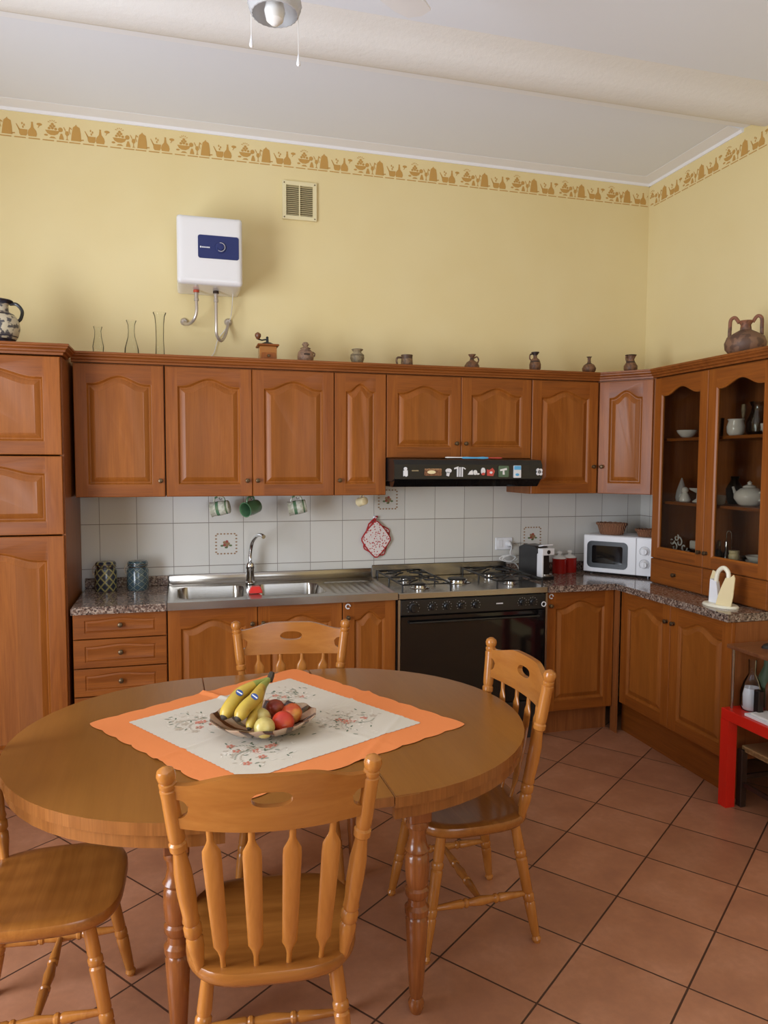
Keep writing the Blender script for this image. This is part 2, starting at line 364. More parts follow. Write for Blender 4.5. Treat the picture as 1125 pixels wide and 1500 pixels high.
bm = new(); wall_hole(bm, XL, XR, 0, CZ, 0.3, 2.3, 1.0, 2.5, lambda b, a, c, d, e: box(b, a, c, YB-0.1, YB, d, e)); struct('wall_front', bm, M['wall'])
bm = new()
for q in ((-3.85, -3.77, 0.05, 2.55), (-2.23, -2.15, 0.05, 2.55), (-3.04, -2.96, 0.05, 2.55)): box(bm, XL-0.07, XL-0.02, *q)
for z in (0.05, 0.75, 2.47): box(bm, XL-0.07, XL-0.02, -3.85, -2.15, z, z+0.08)
wn = struct('window_1', bm, M['white'])
bm = new(); box(bm, XL-0.05, XL-0.045, -3.80, -2.20, 0.1, 2.5); obj('pane', bm, M['window_glass'], wn, False)
bm = new()
for q in ((0.3, 0.38), (2.22, 2.3), (1.26, 1.34)): box(bm, q[0], q[1], YB-0.07, YB-0.02, 1.0, 2.5)
for z in (1.0, 2.42): box(bm, 0.3, 2.3, YB-0.07, YB-0.02, z, z+0.08)
wn = struct('window_2', bm, M['white'])
bm = new(); box(bm, 0.35, 2.25, YB-0.05, YB-0.045, 1.05, 2.45); obj('pane', bm, M['window_glass'], wn, False)

# white margin between the yellow walls and the ceiling, strip beside the beam
bm = new(); prism(bm, [(0.0, 3.44), (-0.008, 3.44), (-0.02, 3.452), (-0.105, 3.459), (-0.105, 3.4605), (0.0, 3.4605)], lambda y, z: (XL, y, z), lambda y, z: (XR, y, z)); struct('trim_1', bm, M['trimw'])
bm = new(); prism(bm, [(0.0, 3.44), (-0.008, 3.44), (-0.02, 3.452), (-0.105, 3.459), (-0.105, 3.4605), (0.0, 3.4605)], lambda y, z: (XR+y, -0.85, z), lambda y, z: (XR+y, -0.0, z)); struct('trim_2', bm, M['trimw'])
bm = new(); prism(bm, [(-0.86, 3.4605), (-0.86, 3.458), (-0.985, 3.452), (-0.985, 3.4605)], lambda y, z: (XL, y, z), lambda y, z: (XR, y, z)); struct('trim_3', bm, M['trimw'])
pr = [(-0.975, 3.4605), (-0.975, 3.425), (-0.985, 3.412), (-1.01, 3.402), (-1.06, 3.40), (-1.11, 3.405), (-1.15, 3.418), (-1.185, 3.435), (-1.23, 3.45), (-1.30, 3.4605)]
bm = new(); prism(bm, pr, lambda y, z: (XL, y, z), lambda y, z: (XR, y, z)); o = struct('trim_4', bm, M['beam'], True)

# stencilled border of kitchenware below the ceiling
def stencil(bm, put, lo=-9, hi=9):
    def P(poly):
        if min(q[0] for q in poly) < lo or max(q[0] for q in poly) > hi: return
        prism(bm, poly, lambda u, v: put(u, v, 0.0), lambda u, v: put(u, v, 0.0008))
    # coffee pot
    P([(-.025, 0), (.027, 0), (.025, .04), (.020, .070), (.006, .078), (.002, .086), (-.004, .078), (-.014, .070), (-.020, .04)])
    P([(-.020, .062), (-.032, .070), (-.036, .050), (-.028, .030), (-.026, .034), (-.031, .050), (-.028, .062), (-.020, .055)])
    P([(.024, .004), (.040, .006), (.038, .012), (.025, .010)])
    # pan with handle and sprig
    P([(.060, .008), (.066, 0), (.092, 0), (.098, .008), (.100, .032), (.058, .032)])
    P([(.058, .026), (.044, .056), (.047, .058), (.063, .032)])
    for q in ((.078, .044), (.084, .055), (.074, .062)): P(ell(*q, .004, .006, 8))
    # bottle
    P([(.104, 0), (.142, 0), (.146, .014), (.142, .030), (.130, .045), (.127, .066), (.128, .074), (.118, .074), (.119, .066), (.116, .045), (.104, .030), (.100, .014)])
    P(ell(.158, .066, .014, .007, 10)); P([(.156, .06), (.150, .048), (.153, .047), (.161, .060)])
    # fruit bowl
    P([(.186, .042), (.258, .042), (.248, .026), (.232, .018), (.212, .018), (.196, .026)])
    P([(.205, .002), (.240, .002), (.230, .010), (.215, .010)])
    for q in ((.206, .052), (.222, .054), (.238, .051), (.214, .064), (.230, .065), (.222, .075)): P(ell(*q, .0075, .0065, 8))
    for a in (.5, 1.1, 1.6, 2.1, 2.7):
        P([(.222+.01*cos(a), .078+.01*sin(a)), (.222+.024*cos(a-.12), .078+.018*sin(a-.12)), (.222+.024*cos(a+.12), .078+.018*sin(a+.12))])
    P(ell(.190, .016, .010, .005, 8)); P(ell(.262, .050, .012, .012, 10))
    P([(.254, 0), (.278, 0), (.276, .012), (.270, .030), (.262, .030), (.256, .012)])
    # goblet
    P([(.286, 0), (.302, 0), (.296, .005), (.296, .020), (.304, .030), (.302, .046), (.286, .046), (.284, .030), (.292, .020), (.292, .005)])
    P([(.284, .046), (.276, .064), (.279, .066), (.288, .050)])
    # broken base line
    for a in (-.034, .035, .104, .173, .242): P([(a, -.013), (a+.056, -.013), (a+.056, -.008), (a, -.008)])
bm = new()
for k in range(-1, 14):
    x0 = -0.332 + 0.338*(k-1)
    if x0 > -1.2 and x0 < XR:
        stencil(bm, lambda u, v, d, x0=x0: (x0+u, -0.0004-d, 3.322+v), hi=XR-x0)
struct('trim_5', bm, M['stencil'])
bm = new()
for k in range(-1, 8):
    y0 = -0.155 - 0.352*k
    stencil(bm, lambda u, v, d, y0=y0: (XR-0.0004-d, y0-u*1.03, 3.312+v), lo=y0/1.03)
struct('trim_6', bm, M['stencil'])

# tiled splashback
bm = new(); box(bm, -0.014, XR, -0.008, 0.0, 0.88, 1.50); struct('trim_7', bm, M['tile_back'])
bm = new(); box(bm, XR-0.008, XR, -1.52, -0.008, 0.88, 1.50); struct('trim_8', bm, M['tile_right'])
# decorated tiles
M['decor_b'] = mat('tile_print_brown', (0.30, 0.17, 0.08), 0.3); M['decor_g'] = mat('tile_print_green', (0.12, 0.17, 0.07), 0.3); M['decor_r'] = mat('tile_print_red', (0.35, 0.07, 0.05), 0.3)
def decor(cx, cz, h, k):
    bm = new()
    def P(poly, mi): prism(bm, poly, lambda u, v: (cx+u, -0.0082, cz+v), lambda u, v: (cx+u, -0.0088, cz+v), mi)
    n = 6
    for s in range(4):
        for i in range(n):
            u = -h + 2*h*(i+0.5)/n
            c = {0: (u, h), 1: (u, -h), 2: (h, u), 3: (-h, u)}[s]
            P(ell(*c, .0065, .0045, 8, s*pi/2), 0)
    for a in range(5): P(ell(.013*cos(a*1.256), .013*sin(a*1.256), .009, .009, 8), (a % 2)*2)
    P(ell(0, 0, .006, .006, 8), 0)
    for a in (-2.6, -.5, -1.57): P(ell(.028*cos(a), .022*sin(a), .010, .006, 8), 1)
    struct('trim_%d' % k, bm, [M['decor_b'], M['decor_g'], M['decor_r']])
decor(0.775, 1.128, 0.058, 9); decor(1.755, 1.378, 0.058, 10); decor(2.74, 1.128, 0.058, 11)

# ------------------------------------------------------------------ cabinets
DT = 0.020
def bell(u): u = min(1, abs(u)/0.86); return 0.5*(1+cos(pi*u))
def door_mesh(w, h, s=0.06, rt=0.055, rb=0.062, arch=0.042, t=DT, deep=1.3, glassed=False, N=22, ins=1.0):
    """front at y=0, back at y=t; slots 0 stiles, 1 rails, 2 panel"""
    bm = new(); zs = h-rt-arch; V = lambda x, y, z: bm.verts.new((x, y, z))
    def loop(d, y):
        L = [V(s+d, y, rb+d), V(w-s-d, y, rb+d)]
        for k in range(N+1):
            u = 1-2*k/N; L.append(V(w/2+u*(w/2-s-d), y, zs+arch*bell(u)-d))
        return L
    g = 0.0008
    L0 = loop(0, 0)
    bl, br, tr, tl = L0[0], L0[1], L0[2], L0[-1]
    e = 0.003
    o = {k: V(*p) for k, p in dict(a=(e, 0, e), b=(s, 0, e), c=(w-s, 0, e), d=(w-e, 0, e), f=(w-e, 0, h-e), g=(w-s, 0, h-e), h=(s, 0, h-e), i=(e, 0, h-e)).items()}
    F = lambda vs, mi=0: setm([bm.faces.new(vs)], mi)
    F([o['a'], o['b'], bl, tl, o['h'], o['i']]); F([o['c'], o['d'], o['f'], o['g'], tr, br])
    F([o['b'], o['c'], br, bl], 1)
    F([o['h']] + list(reversed(L0[2:])) + [o['g']], 1)
    outer = [o[k] for k in 'abcdfghi']
    oz = {'a': (0, 0), 'b': (s, 0), 'c': (w-s, 0), 'd': (w, 0), 'f': (w, h), 'g': (w-s, h), 'h': (s, h), 'i': (0, h)}
    o1 = [V(oz[k][0], e, oz[k][1]) for k in 'abcdfghi']; o2 = [V(oz[k][0], t, oz[k][1]) for k in 'abcdfghi']
    rings(bm, [outer, o1, o2], 0, False, not glassed)
    if glassed:
        A = loop(0.008, 0.006); B = loop(0.008, t)
        rings(bm, [L0, A, B], 2, False, False)
        bb, bc, br2, bl2, tr2, tl2 = o2[1], o2[2], B[1], B[0], B[2], B[-1]
        F([o2[0], o2[1], B[0], B[-1], o2[6], o2[7]]); F([o2[2], o2[3], o2[4], o2[5], B[2], B[1]])
        F([o2[1], o2[2], B[1], B[0]], 1); F([o2[6]] + list(reversed(B[2:])) + [o2[5]], 1)
    else:
        Ls = [L0, *[loop(q*ins, y*deep) for q, y in ((0.003, 0.001), (0.008, 0.007), (0.012, 0.009), (0.016, 0.009), (0.020, 0.007), (0.040, 0.002), (0.042, 0.0025))]]
        rings(bm, Ls, 2, False, True)
    return bm
WOOD3 = [M['cab_v'], M['cab_h'], M['cab_p']]
def add_knob(parent, x, z, name='knob'):
    bm = new(); turned(bm, (x, 0.001, z), (x, -0.024, z), [(0, .010), (.12, .010), (.2, .0055), (.45, .005), (.55, .009), (.72, .0125), (.9, .011), (1, .005)], 14)
    return obj(name, bm, M['knob'], parent)
def add_door(root, x, z, w, h, knob=None, y=0.0, name='door', glassed=False, **kw):
    g = 0.0015
    bm = door_mesh(w-2*g, h-2*g, glassed=glassed, **kw)
    bmesh.ops.translate(bm, vec=(x+g, y, z+g), verts=bm.verts)
    d = obj(name, bm, WOOD3, root, angle=25)
    if knob: add_knob(d, knob[0], knob[1])
    return d
def carcass(root, w, d, h, z0=0.0, top=True, kick=0.0, front=False, name='body', th=0.018, m=None, left=0.0, right=None, back=True):
    bm = new(); y0 = DT+0.001; right = w if right is None else right
    box(bm, 0, th, y0, d, z0, z0+h); box(bm, w-th, w, y0, d, z0, z0+h)
    box(bm, th, w-th, y0, d, z0, z0+th)
    if top: box(bm, th, w-th, y0, d, z0+h-th, z0+h)
    if back: box(bm, th, w-th, d-0.008, d, z0+th, z0+h-th)
    if kick:
        box(bm, 0.0, w, y0+0.045, y0+0.06, 0.0, z0)
    return obj(name, bm, m or M['cab_s'], root, False)

YU, YBF = -0.35, -0.565   # front planes of the wall and base units
UZ0, UZ1 = 1.42, 2.105
def upper(x, w, doors, label, z0=UZ0):
    r = thing('wall_cabinet', label, 'cabinet', (x, YU, z0), group='wall cabinets along the back wall')
    carcass(r, w-0.002, 0.35-0.0, UZ1-z0)
    for dx, dw, kx, kz in doors: add_door(r, dx, 0.0, dw, UZ1-z0-0.004, (kx, kz))
    return r
upper(0.005, 0.443, [(0, .441, .418, .085)], 'single door wooden wall cabinet next to the tall cupboard')
upper(0.45, 0.898, [(0, .449, .421, .085), (.449, .449, .476, .085)], 'double door wooden wall cabinet above the kitchen sink')
upper(1.35, 0.298, [(0, .297, .028, .085)], 'narrow single door wooden wall cabinet left of the cooker hood')
upper(1.65, 0.898, [(0, .449, .42, .085), (.449, .449, .478, .085)], 'short double door wall cabinet directly above the black cooker hood', 1.632)
upper(2.55, 0.448, [(0, .447, .418, .165)], 'single door wooden wall cabinet right of the cooker hood', UZ0)
# corner wall cabinet with diagonal door
r = thing('corner_cabinet', 'wooden corner wall cabinet with slanting door and pale front', 'cabinet', (3.0, YU, UZ0), -math.atan2(0.25, 0.205), 'wall cabinets along the back wall')
L = math.hypot(0.205, 0.25)
add_door(r, 0.0, 0.0, L, UZ1-UZ0-0.004, (0.028, .165))
ang = -math.atan2(0.25, 0.205)
def to_corner(x, y):
    dx, dy = x-3.0, y-YU; c, s = cos(-ang), sin(-ang); return (dx*c-dy*s, dx*s+dy*c)
pl = [to_corner(*p) for p in ((3.004, -0.33), (3.212, -0.584), (3.222, -0.602), (3.552, -0.602), (3.552, -0.004), (3.004, -0.004))]
bm = new(); prism(bm, pl, lambda x, y: (x, y, 0), lambda x, y: (x, y, UZ1-UZ0)); obj('body', bm, M['cab_s'], r, False)

# tall cupboard at the left
r = thing('tall_cupboard', 'tall wooden cupboard with three stacked doors at the left edge', 'cupboard', (-0.62, -0.57, 0.0))
carcass(r, 0.605, 0.565, 2.0, 0.10, kick=True)
add_door(r, 0.0, 0.14, 0.60, 1.108, (.04, .70), s=0.075, rt=0.075, arch=0.04)
add_door(r, 0.0, 1.252, 0.60, 0.378, (.04, .06), s=0.075, rt=0.045, arch=0.035)
add_door(r, 0.0, 1.634, 0.60, 0.466, (.04, .06), s=0.075, rt=0.055, arch=0.04)
# tall cupboard knobs sit on the hinge-free left side, outside the picture

# cornices: profile swept along the fronts
def sweep(pts, prof, name, label, cat, z, material):
    bm = new(); rs = []
    P = [Vector(p) for p in pts]; n = len(P)
    for i in range(n):
        a = (P[i]-P[i-1]).normalized() if i else None; b = (P[i+1]-P[i]).normalized() if i < n-1 else None
        na = Vector((a.y, -a.x)) if a else None; nb = Vector((b.y, -b.x)) if b else None
        if a and b: mnorm = (na+nb).normalized(); k = 1/max(0.3, mnorm.dot(nb))
        else: mnorm = na or nb; k = 1
        rs.append([bm.verts.new((P[i].x + mnorm.x*d*k, P[i].y + mnorm.y*d*k, z+h)) for d, h in prof])
    rings(bm, rs)
    o = obj(name, bm, material, None, angle=20); return tag(o, label, cat)
cp = [(-0.02, 0), (0.006, 0), (0.008, 0.010), (0.018, 0.014), (0.020, 0.022), (0.030, 0.030), (0.031, 0.036), (0.036, 0.040), (0.036, 0.050), (-0.02, 0.050)]
sweep([(0.0, YU), (3.0, YU), (3.205, -0.60), (3.205, -1.55)], cp, 'cornice', 'long wooden cornice running over the wall cabinets and the glazed dresser', 'moulding', 2.1055, M['crown'])
sweep([(-0.66, -0.57), (-0.012, -0.57), (-0.012, -0.395)], cp, 'cornice', 'short wooden cornice capping the tall cupboard at the left', 'moulding', 2.1055, M['crown'])
# top boards carrying the ornaments
bm = new(); box(bm, -0.62, -0.035, -0.548, -0.004, 2.1055, 2.150); tag(obj('top_board', bm, M['cab_s'], None, False), 'wooden board on top of the tall cupboard under the painted vase', 'board')
bm = new(); prism(bm, [(0.002, -0.328), (2.99, -0.328), (3.228, -0.612), (3.228, -1.54), (3.552, -1.54), (3.552, -0.003), (0.002, -0.003)], lambda x, y: (x, y, 2.1075), lambda x, y: (x, y, 2.146))
tag(obj('top_board', bm, M['cab_s'], None, False), 'wooden boards on top of the wall cabinets carrying the small pots', 'board')

# base units
BZ0, BZ1 = 0.15, 0.862
def base(x, w, label, name='base_cabinet', top=False):
    r = thing(name, label, 'cabinet', (x, YBF, 0.0)); 
    carcass(r, w-0.002, 0.55, BZ1-BZ0-0.002, BZ0, top=top, kick=True); return r
r = base(0.005, 0.443, 'base cabinet with a stack of small wooden drawers below the granite', 'drawer_cabinet')
r['category'] = 'cabinet'
zz = [0.862, 0.733, 0.588, 0.446, 0.300, 0.15]
for i in range(5):
    h = zz[i]-zz[i+1]-0.002
    g = add_door(r, 0.0, zz[i+1], 0.441, h, (0.221, zz[i+1]+h*0.53), s=0.052, rt=0.022, rb=0.028, arch=0.010, deep=0.45, ins=0.32, name='drawer')
    g.data.materials[0] = M['cab_h']; g.data.materials[2] = M['cab_h']
def hang_tag(door, x, z):
    bm = new(); tube(bm, [(x+.012*cos(a), -0.004, z+.012*sin(a)) for a in [2*pi*k/14*0.85 for k in range(15)]], .0035, 6)
    obj('child_lock', bm, M['white'], door)
r = base(0.45, 0.898, 'base cabinet with two arched wooden doors under the sink bowls')
add_door(r, 0, BZ0, .449, BZ1-BZ0, (.421, .77)); add_door(r, .449, BZ0, .449, BZ1-BZ0, (.477, .77))
r = base(1.35, 0.298, 'narrow base cabinet with one door under the steel drainer left of the cooker')
d = add_door(r, 0, BZ0, .297, BZ1-BZ0, (.028, .775)); hang_tag(d, .028, .835)
r = base(2.553, 0.45, 'base cabinet with single arched door right of the black cooker')
d = add_door(r, 0, BZ0, .447, BZ1-BZ0, (.028, .78)); hang_tag(d, .030, .835)
# right hand base unit (faces -x) with flush plinth
XB = 3.015
r = thing('base_cabinet', 'double door base cabinet on the right under the granite worktop', 'cabinet', (XB, -0.615, 0), -pi/2)
carcass(r, 0.905, 0.53, BZ1-0.19-0.002, 0.19, top=False, name='body')
bm = new(); box(bm, -0.055, 0.90, 0.058, 0.075, 0, 0.188); obj('plinth', bm, M['cab_h'], r, False)
add_door(r, 0.0, 0.19, .452, BZ1-0.19, (.424, .765), s=0.062); add_door(r, .452, 0.19, .452, BZ1-0.19, (.481, .765), s=0.062)
bm = new(); box(bm, 3.004, 3.014, -0.606, -0.545, 0.0, 0.862)
tag(obj('corner_post', bm, M['cab_s'], None, False), 'dark wooden filler post in the inner corner between the base cabinets', 'post')

# granite worktops
def slab(bm, poly, z0, z1, b=0.006):
    c = [sum(p[0] for p in poly)/len(poly), sum(p[1] for p in poly)/len(poly)]
    prism(bm, poly, lambda x, y: (x, y, z0), lambda x, y: (x, y, z1))
    es = [e for e in bm.edges if all(abs(v.co.z-z1) < 1e-5 for v in e.verts)]
    bmesh.ops.bevel(bm, geom=es, offset=b, segments=2, affect='EDGES')
bm = new(); slab(bm, [(0.003, -0.60), (0.447, -0.60), (0.447, -0.009), (0.003, -0.009)], 0.863, 0.900)
box(bm, 0.003, 0.447, -0.03, -0.0085, 0.9002, 0.955, 0.003)
tag(obj('granite_worktop', bm, M['granite'], None), 'short speckled granite worktop left of the sink under the two jars', 'worktop')
bm = new(); slab(bm, [(2.553, -0.60), (2.985, -0.60), (2.985, -1.525), (3.548, -1.525), (3.548, -0.009), (2.553, -0.009)], 0.863, 0.900)
box(bm, 2.553, 3.548, -0.03, -0.0085, 0.9002, 0.955, 0.003); box(bm, 3.52, 3.5485, -0.6, -0.03, 0.9002, 0.955)
tag(obj('granite_worktop', bm, M['granite'], None), 'L shaped speckled granite worktop under the microwave and the glazed dresser', 'worktop')

# steel sink as a height field with two bowls and a drainer
def sink():
    r = thing('steel_sink', 'stainless steel sink top with two bowls and ribbed drainer', 'sink', (0.45, -0.60, 0.0))
    W, D = 1.197, 0.591; bm = new(); nx, ny = 150, 74; zt = 0.897
    def sd(x, y, x0, x1, y0, y1, rr):
        dx = max(x0+rr-x, x-(x1-rr)); dy = max(y0+rr-y, y-(y1-rr))
        return (math.hypot(max(dx, 0), max(dy, 0)) + min(max(dx, dy), 0)) - rr
    def H(x, y):
        z = zt
        e = min(x, W-x, y)
        z += 0.006*(1-min(1, max(0, (e-0.012)/0.012)))*1.0 if e < 0.024 else 0
        for b in ((0.055, 0.405, 0.11, 0.47), (0.475, 0.825, 0.11, 0.47)):
            d = sd(x, y, *b, 0.06)
            if d < 0: z -= 0.15*min(1, (-d/0.022))**0.6
            elif d < 0.012: z += 0.002
        d = sd(x, y, 0.865, 1.15, 0.10, 0.49, 0.03)
        if d < 0: z -= 0.006*min(1, -d/0.01); z += 0.003*max(0, sin((x-0.865)*2*pi/0.038))
        if y > D-0.06: z += 0.004
        return z
    g = [[bm.verts.new((W*i/nx, D*j/ny, H(W*i/nx, D*j/ny))) for j in range(ny+1)] for i in range(nx+1)]
    for i in range(nx):
        for j in range(ny): bm.faces.new((g[i][j], g[i+1][j], g[i+1][j+1], g[i][j+1]))
    # front apron and ends
    low = [bm.verts.new((W*i/nx, 0, 0.864)) for i in range(nx+1)]
    for i in range(nx): bm.faces.new((low[i], low[i+1], g[i+1][0], g[i][0]))
    box(bm, 0.0, W, D-0.016, D, zt, 0.957, 0.003)
    obj('sink_top', bm, M['steel'], r, angle=50)
    for cx in (0.23, 0.65):
        bm = new(); lathe(bm, [(.0, .0), (.035, .0), (.038, .002), (.03, .003), (.012, .001)], 20, (cx, .28, 0.7475)); obj('drain', bm, M['chrome'], r)
sink()
# faucet
r = thing('faucet', 'chrome kitchen faucet with tall curved spout behind the sink', 'faucet', (0.905, -0.085, 0.902))
bm = new(); lathe(bm, [(.030, 0), (.030, .008), (.024, .014), (.023, .085), (.026, .09), (.026, .112), (.020, .122), (0.004, .125)], 20); obj('body', bm, M['chrome'], r)
bm = new(); tube(bm, spline([(.0, -.012, .10), (.0, -.01, .17), (.012, -.03, .245), (.035, -.08, .285), (.052, -.13, .293), (.062, -.16, .285)], 6), [.011]*28+[.012]*3, 12); obj('spout', bm, M['chrome'], r)
bm = new(); tube(bm, [(.0, -.062+.04, .115), (.0, -.03, .135), (-.006, -.07, .15)], .006, 8); obj('lever', bm, M['chrome'], r)
bm = new(); prism(bm, [(0, 0), (.075, 0), (.062, .035), (.013, .035)], lambda u, v: (u, 0, v), lambda u, v: (u, .05, v)); 
bmesh.ops.bevel(bm, geom=list(bm.edges), offset=.004, segments=2, affect='EDGES')
tag(obj('sponge_holder', bm, M['red_plastic'], None, loc=(0.868, -0.42, 0.9005)), 'small red plastic holder between the two sink bowls', 'sponge holder')

# ------------------------------------------------------------------ cooker
def cooker():
    r = thing('gas_cooker', 'wide black gas cooker with steel hob and glass oven door', 'cooker', (1.652, -0.59, 0.0))
    W = 0.896
    bm = new(); box(bm, 0, W, 0.025, 0.57, 0.10, 0.86); box(bm, 0.02, W-0.02, 0.05, 0.5, 0.0, 0.10); obj('body', bm, M['black_matt'], r, False)
    bm = new(); box(bm, 0, W, -0.005, 0.58, 0.862, 0.897, 0.004); obj('hob', bm, M['steel'], r)
    bm = new(); box(bm, 0, W, 0.565, 0.58, 0.8975, 0.975, 0.003); obj('upstand', bm, M['steel'], r)
    bm = new(); box(bm, 0, 0.012, 0.0, 0.024, 0.10, 0.86); obj('side_strip', bm, M['steel'], r); bm = new(); box(bm, W-0.012, W, 0.0, 0.024, 0.10, 0.86); obj('side_strip', bm, M['steel'], r)
    cpn = new(); box(cpn, 0.014, W-0.014, -0.004, 0.024, 0.772, 0.858, 0.004); cpn = obj('control_panel', cpn, M['black'], r)
    for i, x in enumerate((.085, .195, .28, .365, .45, .735, .80)):
        bm = new(); rr = .027 if i == 0 else .019
        turned(bm, (x, -.004, .815), (x, -.03, .815), [(0, rr), (.3, rr), (.45, rr*.75), (1, rr*.68)], 18); box(bm, x-.003, x+.003, -.034, -.028, .815-rr*.6, .815+rr*.6)
        obj('control_knob', bm, M['black'], cpn)
        bm = new()
        for k in range(9):
            a = pi*(-.2+1.4*k/8); R = rr+.008
            box(bm, x+R*cos(a)-.0012, x+R*cos(a)+.0012, -.0048, -.0042, .815+R*sin(a)-.0012, .815+R*sin(a)+.0012)
        obj('scale_marks', bm, M['white'], cpn)
    bm = new()
    for k in range(6): box(bm, .575+k*.007, .580+k*.007, -.0048, -.0042, .812, .819)
    obj('brand_mark', bm, M['paper'], cpn)
    bm = new(); tube(bm, [(.866+.013*cos(2*pi*k/16), -.012, .800+.013*sin(2*pi*k/16)) for k in range(16)], .003, 6, closed=True); obj('ring', bm, M['white'], cpn)
    bm = new(); box(bm, 0.014, W-0.014, 0.0, 0.024, 0.24, 0.768, 0.004); d = obj('oven_door', bm, M['black_glass'], r)
    bm = new(); tube(bm, [(.06, 0, .735), (.06, -.022, .735), (W-.06, -.022, .735), (W-.06, 0, .735)], .006, 8); obj('handle', bm, M['black'], d)
    bm = new(); box(bm, 0.014, W-0.014, 0.0, 0.024, 0.11, 0.236, 0.003); obj('drawer', bm, M['black'], r)
    for (x, y, R) in ((.17, .15, .040), (.17, .43, .032), (.45, .29, .062), (.73, .15, .032), (.73, .43, .044)):
        bm = new(); lathe(bm, [(R*1.35, 0), (R*1.4, .004), (R, .006), (R, .016), (R*.92, .017)], 24, (x, y, .8972)); b = obj('burner', bm, M['chrome'], r)
        bm = new(); lathe(bm, [(R*.86, 0), (R*.88, .005), (R*.7, .008)], 24, (x, y, .9145)); obj('burner_cap', bm, M['iron'], b)
    for cx in (.17, .73):
        bm = new(); z = .938; x0, x1, y0, y1 = cx-.14, cx+.14, .02, .55
        tube(bm, [(x0, y0, z), (x1, y0, z), (x1, y1, z), (x0, y1, z)], .0055, 6, closed=True)
        for y in (.15, .43):
            for a in range(4):
                t = a*pi/2+pi/4; tube(bm, [(cx+.03*cos(t), y+.03*sin(t), z+.008), (cx+.09*cos(t), y+.09*sin(t), z+.008), (cx+.12*cos(t), y+.115*sin(t), z)], .005, 6)
            tube(bm, [(x0, y, z), (cx-.05, y, z+.008)], .005, 6); tube(bm, [(x1, y, z), (cx+.05, y, z+.008)], .005, 6)
        tube(bm, [(x0, .29, z), (x1, .29, z)], .005, 6)
        for x in (x0, x1):
            for y in (y0, .29, y1): tube(bm, [(x, y, z), (x, y, .8972)], .005, 6)
        obj('pan_grate', bm, M['iron'], r)
cooker()

# ------------------------------------------------------------------ hood with magnets
r = thing('cooker_hood', 'black cooker hood with magnets stuck along its front', 'hood', (1.652, -0.50, 1.47))
bm = new(); prism(bm, [(0, .045), (.0, .125), (.02, .152), (.15, .160), (.49, .160), (.49, .03), (.05, .03)], lambda y, z: (0, y, z), lambda y, z: (.894, y, z)); obj('housing', bm, M['black'], r, False)
bm = new(); prism(bm, [(.004, .043), (.05, .0), (.30, .0), (.30, .028), (.05, .028)], lambda y, z: (.005, y, z), lambda y, z: (.889, y, z)); obj('visor', bm, M['black_glass'], r, False)
bm = new(); box(bm, .10, .14, -.001, 0.0005, .088, .094); obj('label_strip', bm, M['steel'], r, False)
bm = new()
for k in range(4): box(bm, .77+k*.02, .782+k*.02, -.0012, 0.0005, .085, .100)
obj('switch', bm, M['black_matt'], r, False)
M['mag_brown'] = banded('painted_magnet', [(0, (0.25, 0.10, 0.04)), (0.4, (0.40, 0.22, 0.10)), (0.7, (0.12, 0.05, 0.02))], 0.03, nz=.6, ns=120)
M['mag_green'] = mat('green_magnet', (0.10, 0.16, 0.09), 0.5); M['mag_red'] = mat('red_magnet', (0.6, 0.08, 0.06), 0.5); M['mag_blue'] = mat('light_blue_magnet', (0.12, 0.45, 0.75), 0.4)
def magnet(x, z, polys, label, mats):
    bm = new()
    for mi, p in polys: prism(bm, p, lambda u, v: (u, 0.0, v), lambda u, v, mi=mi: (u, -0.006-0.002*mi, v), mi)
    o = obj('magnet', bm, mats, None, False, loc=(x, -0.5004, z)); return tag(o, label, 'magnet', 'magnets on the hood front')
HZ = 1.555
magnet(1.715, HZ, [(0, ell(0, .016, .010, .010, 10)), (0, [(-.012, -.025), (-.004, -.022), (.004, -.028), (.013, -.022), (.012, .008), (-.012, .006)])], 'white figure shaped magnet at the left end of the black hood', [M['white']])
magnet(1.875, HZ-.002, [(0, rrect(-.05, .05, -.02, .02, .006)), (1, ell(-.01, 0, .025, .010, 12))], 'wide brown painted magnet on the hood front', [M['mag_brown'], M['cream_plastic']])
magnet(1.965, HZ, [(0, ell(.002, .006, .018, .013, 10)), (0, [(-.01, -.022), (.004, -.026), (.010, -.004), (-.008, 0)])], 'white flower shaped magnet right of the brown painted one', [M['white']])
magnet(2.035, HZ, [(0, [(-.034, .022), (-.010, .030), (-.010, -.028), (-.018, -.028), (-.018, .018), (-.034, .014)]), (0, [(-.004, .026), (.003, .026), (.003, -.028), (-.004, -.028)]), (0, [(.009, .026), (.017, .026), (.017, -.028), (.009, -.028)]), (0, [(.020, .026), (.034, .018), (.032, .012), (.020, .020)])], 'magnet of thin white strokes in the middle of the hood', [M['white']])
magnet(2.115, HZ-.004, [(0, [(-.032, -.012), (-.020, .006), (-.006, .014), (0, -.012)]), (0, ell(.012, .0, .012, .014, 10)), (0, ell(.028, -.008, .010, .005, 8))], 'grey white half round magnet right of the stroke magnet', [M['cable']])
magnet(2.175, HZ, [(0, ell(0, .004, .013, .020, 10)), (1, ell(0, -.012, .010, .008, 8))], 'small white and red oval magnet on the hood', [M['white'], M['mag_red']])
magnet(2.222, HZ, [(0, [(-.022, -.022), (.014, -.024), (.024, .004), (.010, .022), (-.008, .010), (-.024, .014)]), (1, ell(0, -.004, .009, .007, 8))], 'red magnet with pale centre on the hood', [M['mag_red'], M['white']])
magnet(2.300, HZ, [(0, rrect(-.030, .032, -.030, .034, .006)), (1, [(-.022, .014), (.018, .022), (.020, .010), (.004, .008), (.006, -.016), (-.006, -.016), (-.006, .006), (-.022, .004)])], 'square green magnet with pale mark on the hood', [M['mag_green'], M['cable']])
